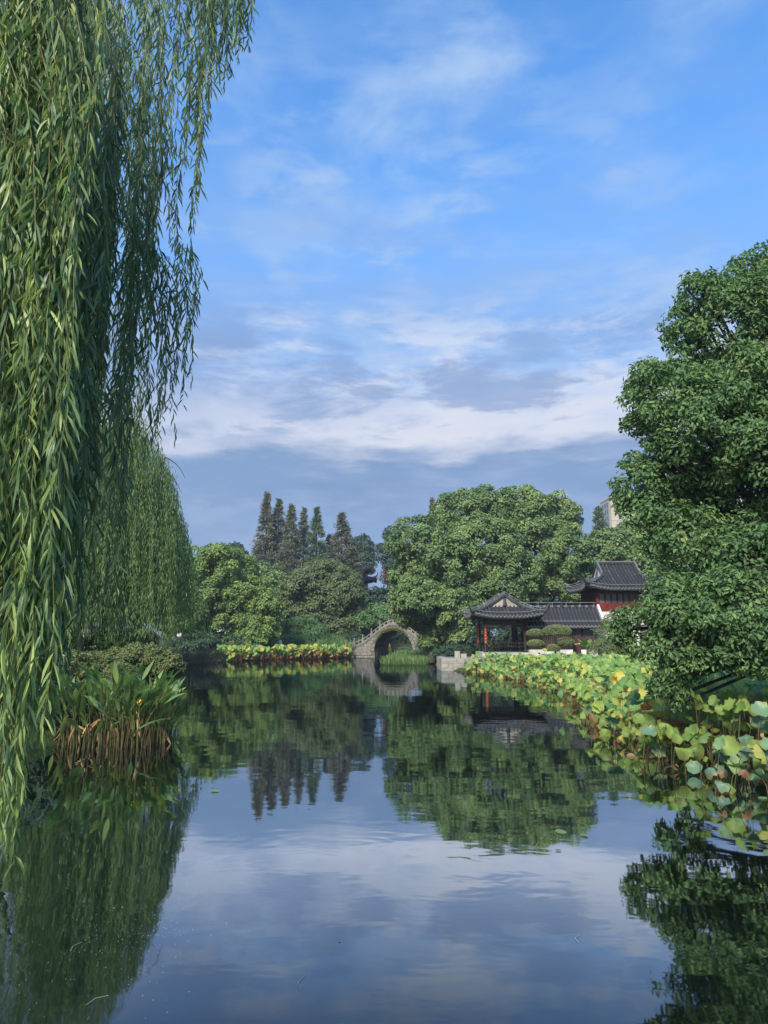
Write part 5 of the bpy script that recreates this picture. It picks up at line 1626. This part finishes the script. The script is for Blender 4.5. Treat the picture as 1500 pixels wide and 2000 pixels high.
# ---------------------------------------------------------------- tall leafy water plant (arrow-shaped blades)
def thalia():
    c = gnd(205, 1452)
    t = thing('thalia_clump', (c[0], c[1], 0), 'tall clump of lance-leaved water plants with browned lower leaves at the shore', 'plant')
    green = [blade_mesh('leaf', M['thalia'], 0.50 + 0.05 * i, 0.125 + 0.012 * (i % 3), n=7, bend=0.25 + 0.16 * i, fold=0.3) for i in range(5)]
    dry = [blade_mesh('leaf', M['thalia_dry'], 0.5, 0.075, n=7, bend=0.7 + 0.3 * i, fold=1.1) for i in range(3)]
    for i in range(290):
        px = rng.uniform(100, 308)
        pf = gnd(px, 1466 - 10 * rng.random() - abs(px - 205) * 0.05)
        x, y = pf[0] - c[0], pf[1] - c[1] + 1.9 * rng.random()
        u = (px - 205) / 105
        h = (1.52 - 0.38 * abs(u) ** 2) * (0.16 + 0.86 * rng.random())
        dx_ = 0.20 * u + rng.normal() * 0.13 + 0.04
        dy_ = -0.18 + rng.normal() * 0.16
        if i < 4: x, h, dx_ = x * 0 + gnd(308, 1440)[0] - c[0], 1.05 + 0.1 * i, 0.33 + 0.05 * i
        top = (x + dx_ * h, y + dy_ * h, h)
        sb = B().tube([(x, y, -0.2), (x + dx_ * h * 0.25, y + dy_ * h * 0.25, h * 0.45), top], [0.016, 0.013, 0.008], 5)
        st = sb.build('stalk', M['lotus_stem'] if rng.random() < 0.85 else M['dry_stem'], t)
        ph = math.atan2(dy_ - 0.1, dx_ + 0.05) + rng.normal() * 0.8 + math.pi / 2
        tl = 0.15 + 0.75 * rng.random() ** 1.4
        obj('leaf', green[i % 5], st, top, (Matrix.Rotation(ph, 4, 'Z') @ Matrix.Rotation(tl, 4, 'X') @ Matrix.Rotation(rng.normal() * 0.5, 4, 'Z')).to_euler(), 0.8 + 0.45 * rng.random())
        if rng.random() < 0.28:
            zz = min(h * 0.9, 0.3 + 0.6 * rng.random())
            f_ = zz / h
            obj('leaf', dry[i % 3], st, (x + dx_ * h * f_ * 0.8, y + dy_ * h * f_ * 0.8 - 0.02, zz), (Matrix.Rotation(rng.random() * 6.28, 4, 'Z') @ Matrix.Rotation(1.7 + 0.9 * rng.random(), 4, 'X')).to_euler(), 0.75 + 0.4 * rng.random())
    # bare older stems packed in the shallows
    ob = B()
    for i in range(40):
        p = gnd(rng.uniform(98, 312), 1466 - 26 * rng.random()) - c
        ob.tube([(p[0], p[1], -0.2), (p[0] + rng.normal() * 0.1, p[1] + rng.normal() * 0.08, 0.35 + 0.45 * rng.random())], [0.014, 0.008], 4)
    o = ob.build('old_stems', M['dry_stem'], t)
    o['kind'] = 'stuff'
    fl_ = thing('canna_flower', at(272, 1378, 17.2), 'yellow canna flower standing among the lance leaves', 'flower')
    for k in range(6):
        a = k * 1.05
        obj('petal', blade_mesh('petal', M['flower'], 0.13, 0.06, n=4, bend=0.7), fl_, (0, 0, 0.05 * (k % 2)), (Matrix.Rotation(a, 4, 'Z') @ Matrix.Rotation(0.5, 4, 'X')).to_euler())
    B().tube([(0, 0, 0.05), (0, 0.05, -1.2)], 0.01, 5).build('stem', M['lotus_stem'], fl_)


thalia()


# ---------------------------------------------------------------- lotus
def lotus_disc(cup, wav, fold, nr=18, seed=0):
    rs = np.random.default_rng(seed)
    V = [(0, 0, 0)]
    k1, k2, p1, p2 = 3 + seed % 3, 6 + seed % 4, rs.random() * 6.28, rs.random() * 6.28
    for ring, r in ((1, 0.38), (2, 0.74), (3, 1.0)):
        for k in range(nr):
            a = 2 * math.pi * k / nr
            rr = r * (1 + (0.05 * math.sin(k2 * a + p2) + 0.08 * rs.normal()) * (ring == 3))
            x, y = rr * math.cos(a), rr * math.sin(a)
            z = cup * r * r + wav * r * r * (math.sin(k1 * a + p1) * 0.6 + math.sin(k2 * a + p2) * 0.5 * (ring > 1))
            z += -fold * abs(x) * 1.0
            V.append((x * (1 - 0.3 * abs(fold)), y, z))
    Fc3 = [(0, 1 + k, 1 + (k + 1) % nr) for k in range(nr)]
    Fc4 = []
    for g in (0, 1):
        for k in range(nr):
            a0 = 1 + g * nr
            Fc4.append((a0 + k, a0 + nr + k, a0 + nr + (k + 1) % nr, a0 + (k + 1) % nr))
    return np.array(V), np.array(Fc3), np.array(Fc4)


DISCS = [lotus_disc(0.25, 0.16, 0.0, seed=1), lotus_disc(-0.25, 0.24, 0.35, seed=2), lotus_disc(0.42, 0.26, 0.1, seed=3), lotus_disc(-0.45, 0.28, 0.6, seed=4), lotus_disc(0.1, 0.24, -0.5, seed=5), lotus_disc(-0.15, 0.32, 0.8, seed=6)]
DRY = [lotus_disc(-0.7, 0.55, 0.5, seed=7), lotus_disc(-0.4, 0.75, 0.8, seed=8), lotus_disc(0.5, 0.6, 0.9, seed=9)]


def disc_mesh(d, mat):
    return np_mesh('blade', d[0], [d[1], d[2]], [mat], smooth=True)


EDGE = np.array([(9, 6.4), (11, 6.1), (13.3, 5.8), (15, 5.5), (17, 5.4), (21, 5.9), (27, 7.1), (33, 8.0), (43, 7.8), (50, 6.3), (54, 5.5)])


def orient(n):
    n = np.asarray(n, float)
    n = n / np.linalg.norm(n)
    q = Vector(n).to_track_quat('Z', 'Y')
    return q @ Matrix.Rotation(random.random() * 6.28, 3, 'Z').to_quaternion()


def lotus_right():
    pts = []
    N0 = 6000
    Ys = rng.uniform(12.6, 53.5, N0 * 3)
    ed = np.interp(Ys, EDGE[:, 0], EDGE[:, 1]) + 0.3 + 0.35 * np.sin(Ys * 1.9) + rng.normal(size=len(Ys)) * 0.18
    Xs = ed + (rng.random(len(Ys)) ** 1.25) * 15
    d = pond_dist(np.column_stack([Xs, Ys]))
    ok = d < -0.35
    Xs, Ys, ed = Xs[ok][:N0], Ys[ok][:N0], ed[ok][:N0]
    inn = Xs - ed
    r_ = rng.uniform(0.105, 0.2, len(Xs))
    front = np.minimum(inn, (Ys - 12.6) * 0.7)
    z = np.where(front < 0.9, 0.10 + 0.68 * rng.random(len(Xs)), 0.5 + 0.85 * rng.random(len(Xs)) ** 0.8)
    sortd = np.hypot(Xs, Ys)
    px = 750 + Xs / (Ys * CP) * F
    vis = px < 1560
    order = np.argsort(np.where(vis, sortd, 1e3))
    single = set(order[:285].tolist())
    mats = {'blue': M['lotus_blue'], 'green': M['lotus_green'], 'yellow': M['lotus_yellow'], 'dry': M['lotus_dry']}
    meshes = {(k, i): disc_mesh(dm, m) for k, m in mats.items() for i, dm in enumerate(DRY if k == 'dry' else DISCS)}
    word = {'blue': 'blue-green', 'green': 'yellow-green', 'yellow': 'yellowing', 'dry': 'withered brown'}
    VV, F3, F4, A3, A4, off = [], [], [], [], [], 0
    SP_, ST, SL, SA = [], [], [], []
    for i in range(len(Xs)):
        near = Ys[i] < 14.6
        u = rng.random()
        if near: kind = 'blue' if u < 0.66 else ('green' if u < 0.88 else ('yellow' if u < 0.91 else 'dry'))  # near leaves glaucous blue-green, with their bluish shade put into the colour
        else: kind = 'blue' if u < 0.07 else ('green' if u < 0.76 else ('yellow' if u < 0.84 else 'dry'))
        nrm = rng.normal(size=3) * np.array([0.55, 0.5, 0.3]) + np.array([-0.12, -0.42, 0.75])
        zc_ = z[i] * (0.62 if kind == 'dry' else 1.0)
        rr = r_[i] * (0.6 if kind == 'dry' else 1.0)
        if i in single:
            zone = ('at the near end of the bed' if (Ys[i] < 14 and inn[i] < 1.6) else 'inside the bed under the near camphor' if inn[i] >= 1.6 and Ys[i] < 19 else 'along the open-water edge of the bed')
            size = 'small' if rr < 0.135 else 'large' if rr > 0.17 else 'middling'
            lift = 'held low' if zc_ < 0.45 else 'held high' if zc_ > 0.9 else 'at mid height'
            lab = f'{size} {word[kind]} lotus leaf {lift} {zone}'
            t = thing('lotus_plant', (Xs[i], Ys[i], 0), lab, 'lotus', f'{size} {word[kind]} lotus {lift} {zone}')
            v = int(rng.integers(0, len(DRY) if kind == 'dry' else len(DISCS)))
            o = obj('blade', meshes[(kind, v)], t, (0, 0, zc_), orient(nrm).to_euler(), rr)
            o.scale = (rr, rr, rr)
            lean = rng.normal(size=2) * 0.16
            B().tube([(lean[0], lean[1] + 0.1, -0.3), (lean[0] * 0.6, lean[1] * 0.6 + 0.04, zc_ * 0.5), (0, 0.0, zc_ - 0.005)], [0.008, 0.007, 0.005], 5).build('stalk', M['dry_stem'] if kind == 'dry' or rng.random() < 0.3 else M['lotus_stem'], t)
        else:
            dm = DRY[int(rng.integers(0, 2))] if kind == 'dry' else DISCS[int(rng.integers(0, 6))]
            m = np.array(orient(nrm).to_matrix())
            VV.append(dm[0] * rr @ m.T + np.array([Xs[i], Ys[i], zc_]))
            F3.append(dm[1] + off); F4.append(dm[2] + off); off += len(dm[0])
            a = {'blue': 0.19 + 0.1 * rng.random(), 'green': 0.32 + 0.52 * rng.random(), 'yellow': 0.87 + 0.13 * rng.random(), 'dry': 0.12 * rng.random()}[kind]
            A3.append(np.full(len(dm[1]), a)); A4.append(np.full(len(dm[2]), a))
            for _ in range(2):
                SP_.append((Xs[i] + rng.normal() * 0.15, Ys[i] + rng.normal() * 0.15, -0.1)); ST.append((rng.normal() * 0.12, rng.normal() * 0.12, 1.0)); SL.append(zc_ * (0.7 + 0.4 * rng.random()) + 0.1); SA.append(rng.random() * 0.14)
    V = np.concatenate(VV)
    sv, sf, sa = leaves(np.array(SP_), unit(np.array(ST)), unit(rng.normal(size=(len(SP_), 3)) + np.array([0, -1.0, 0])), np.array(SL), 0.02, np.array(SA))
    me = np_mesh('lotus_bed', np.concatenate([V, sv]), [np.concatenate(F3 + [sf + len(V)]), np.concatenate(F4)], [M['lotus_mix']], np.concatenate(A3 + [sa] + A4), smooth=True)
    props(obj('lotus_bed', me), 'dense sunlit lotus bed stretching from the camphor to the pavilion', 'lotus bed', kind='stuff')


lotus_right()


def lotus_left():
    n = 1150
    u = rng.random(n)
    px = 418 + (684 - 418) * u
    py = 1293 - 8.5 * u
    P0 = np.array([gnd(a, b) for a, b in zip(px, py)])
    P0[:, 1] += 4.5 * rng.random(n) ** 1.3
    P0[:, 0] *= P0[:, 1] / (P0[:, 1] - 0.001)
    gap = (np.abs(u - 0.38) < 0.04) & (rng.random(n) < 0.6)
    VV, F3, F4, A3, A4, off = [], [], [], [], [], 0
    SP_, SL, SA = [], [], []
    for i in range(n):
        if gap[i]: continue
        brown = rng.random() < 0.14 + 0.36 * u[i]
        zc_ = (0.25 + 0.7 * rng.random()) if brown else (0.3 + 1.15 * rng.random() ** 0.8)
        rr = rng.uniform(0.2, 0.31) * (0.75 if brown else 1)
        dm = DRY[int(rng.integers(0, 2))] if brown else DISCS[int(rng.integers(0, 6))]
        m = np.array(orient(rng.normal(size=3) * 0.5 + np.array([0, -0.55, 0.65])).to_matrix())
        VV.append(dm[0] * rr @ m.T + np.array([P0[i, 0], P0[i, 1], zc_]))
        F3.append(dm[1] + off); F4.append(dm[2] + off); off += len(dm[0])
        a = 0.13 * rng.random() if brown else (0.2 + 0.6 * rng.random() if rng.random() < 0.72 else 0.86 + 0.14 * rng.random())
        A3.append(np.full(len(dm[1]), a)); A4.append(np.full(len(dm[2]), a))
        for _ in range(1):
            SP_.append((P0[i, 0] + rng.normal() * 0.2, P0[i, 1] + rng.normal() * 0.2, -0.1)); SL.append(zc_ * (0.6 + 0.4 * rng.random()) + 0.1); SA.append(rng.random() * 0.15)
    V = np.concatenate(VV)
    k = len(SP_)
    sv, sf, sa = leaves(np.array(SP_), unit(np.column_stack([rng.normal(size=(k, 2)) * 0.1, np.ones(k)])), unit(rng.normal(size=(k, 3)) + np.array([0, -1.0, 0])), np.array(SL), 0.035, np.array(SA))
    me = np_mesh('lotus_bed', np.concatenate([V, sv]), [np.concatenate(F3 + [sf + len(V)]), np.concatenate(F4)], [M['lotus_mix']], np.concatenate(A3 + [sa] + A4), smooth=True)
    props(obj('lotus_bed', me), 'browning lotus bed along the far bank beside the bridge', 'lotus bed', kind='stuff')


lotus_left()
# one leaf on a tall stalk in front of the gallery
p = at(1064, 1270, 52)
t = thing('lotus_plant', (p[0], 52, 0), 'single pale yellow lotus leaf on a tall stalk before the cloud-pruned tree', 'lotus')
obj('blade', disc_mesh(DISCS[0], M['lotus_yellow']), t, (0, 0, p[2]), (R(35), 0, 0), 0.19)
B().tube([(0.05, 0, -0.2), (0, 0, p[2])], 0.012, 5).build('stalk', M['lotus_stem'], t)

# ---------------------------------------------------------------- floating leaves, twigs and specks
for px, py, r0, mat, lab in ((1095, 1626, 0.20, 'bright', 'bright green leaf floating below the big tree reflection'), (1142, 1633, 0.13, 'olive', 'dull green leaf floating beside the bright floating leaf'),
                             (420, 1546, 0.17, 'bright', 'round green pad floating near the redwood reflections'), (1490, 1560, 0.2, 'bright', 'green pad floating at the near edge of the lotus bed'),
                             (945, 1352, 0.2, 'olive', 'small pad floating before the pavilion'), (520, 1335, 0.18, 'drygrass', 'yellow leaf floating before the far lotus bed'),
                             (222, 1776, 0.03, 'drygrass', 'tiny yellow leaf floating in the willow reflection'), (663, 1838, 0.025, 'drygrass', 'tiny dry leaf floating on the open sky reflection'),
                             (1090, 1662, 0.07, 'rock', 'dark leaf scrap floating below the bright floating leaf')):
    c = gnd(px, py)
    d = lotus_disc(0.03, 0.02, 0.0, nr=12, seed=int(px))
    V = d[0] * r0 * 0.45 * np.array([1.25, 0.8, 1])
    me = np_mesh('floating_leaf', V, [d[1], d[2]], [M[mat]], np.full(len(d[1]) + len(d[2]), 0.75))
    props(obj('floating_leaf', me, None, (c[0], c[1], 0.012), (0, 0, px)), lab, 'leaf', 'leaves floating on the pond')
for px, py, ang, ln, lab in ((590, 1920, 1.5, 0.5, 'pale straw floating upright-looking near the bottom of the sky reflection'), (190, 1955, 0.9, 0.4, 'slanting pale straw in the lowest willow reflection'),
                             (149, 1850, 1.45, 0.4, 'bent straw in the willow reflection'), (1130, 1835, 1.3, 0.36, 'curved pale straw near the camphor reflection')):
    c = gnd(px, py)
    ln *= 0.45
    b = B().tube([(-ln / 2, 0, 0), (0, 0.03, 0.004), (ln / 2, 0, 0)], 0.0016, 5)
    props(b.build('floating_straw', M['straw'], None, (c[0], c[1], 0.006), rot=(0, 0, ang)), lab, 'straw', 'straws floating on the pond')
n = 260
px, py = rng.uniform(0, 380, n), rng.uniform(1720, 1990, n)
k = rng.random(n) < 0.5
px = np.where(k, rng.normal(260, 60, n), px)
py = np.where(k, rng.normal(1815, 25, n), py)
P = np.array([gnd(a, b, 0.004) for a, b in zip(px, py)])
T = unit(np.column_stack([rng.normal(size=(n, 2)), np.zeros(n)]))
V, Fc, A = leaves(P, T, np.tile([0, 0, 1.0], (n, 1)), 0.009 * (0.4 + rng.random(n)), 0.005, rng.random(n), fold=0.0)
props(obj('floating_specks', np_mesh('specks', V, [Fc], [M['paper']], A)), 'pale specks scattered on the dark water under the willow', 'specks', kind='stuff')

# ---------------------------------------------------------------- thin haze in the air
hb = B().bx(-1520, 1520, -920, 1820, -2.5, 76)
hm_, hn = new_mat('haze')
hv = hn('ShaderNodeVolumePrincipled', {'Color': (0.92, 0.95, 1.0, 1), 'Density': 0.0005, 'Anisotropy': 0.2})
hn('ShaderNodeOutputMaterial', {'Volume': hv.outputs[0]})
props(hb.build('haze', hm_), kind='stuff')
scene.cycles.volume_bounces = 0
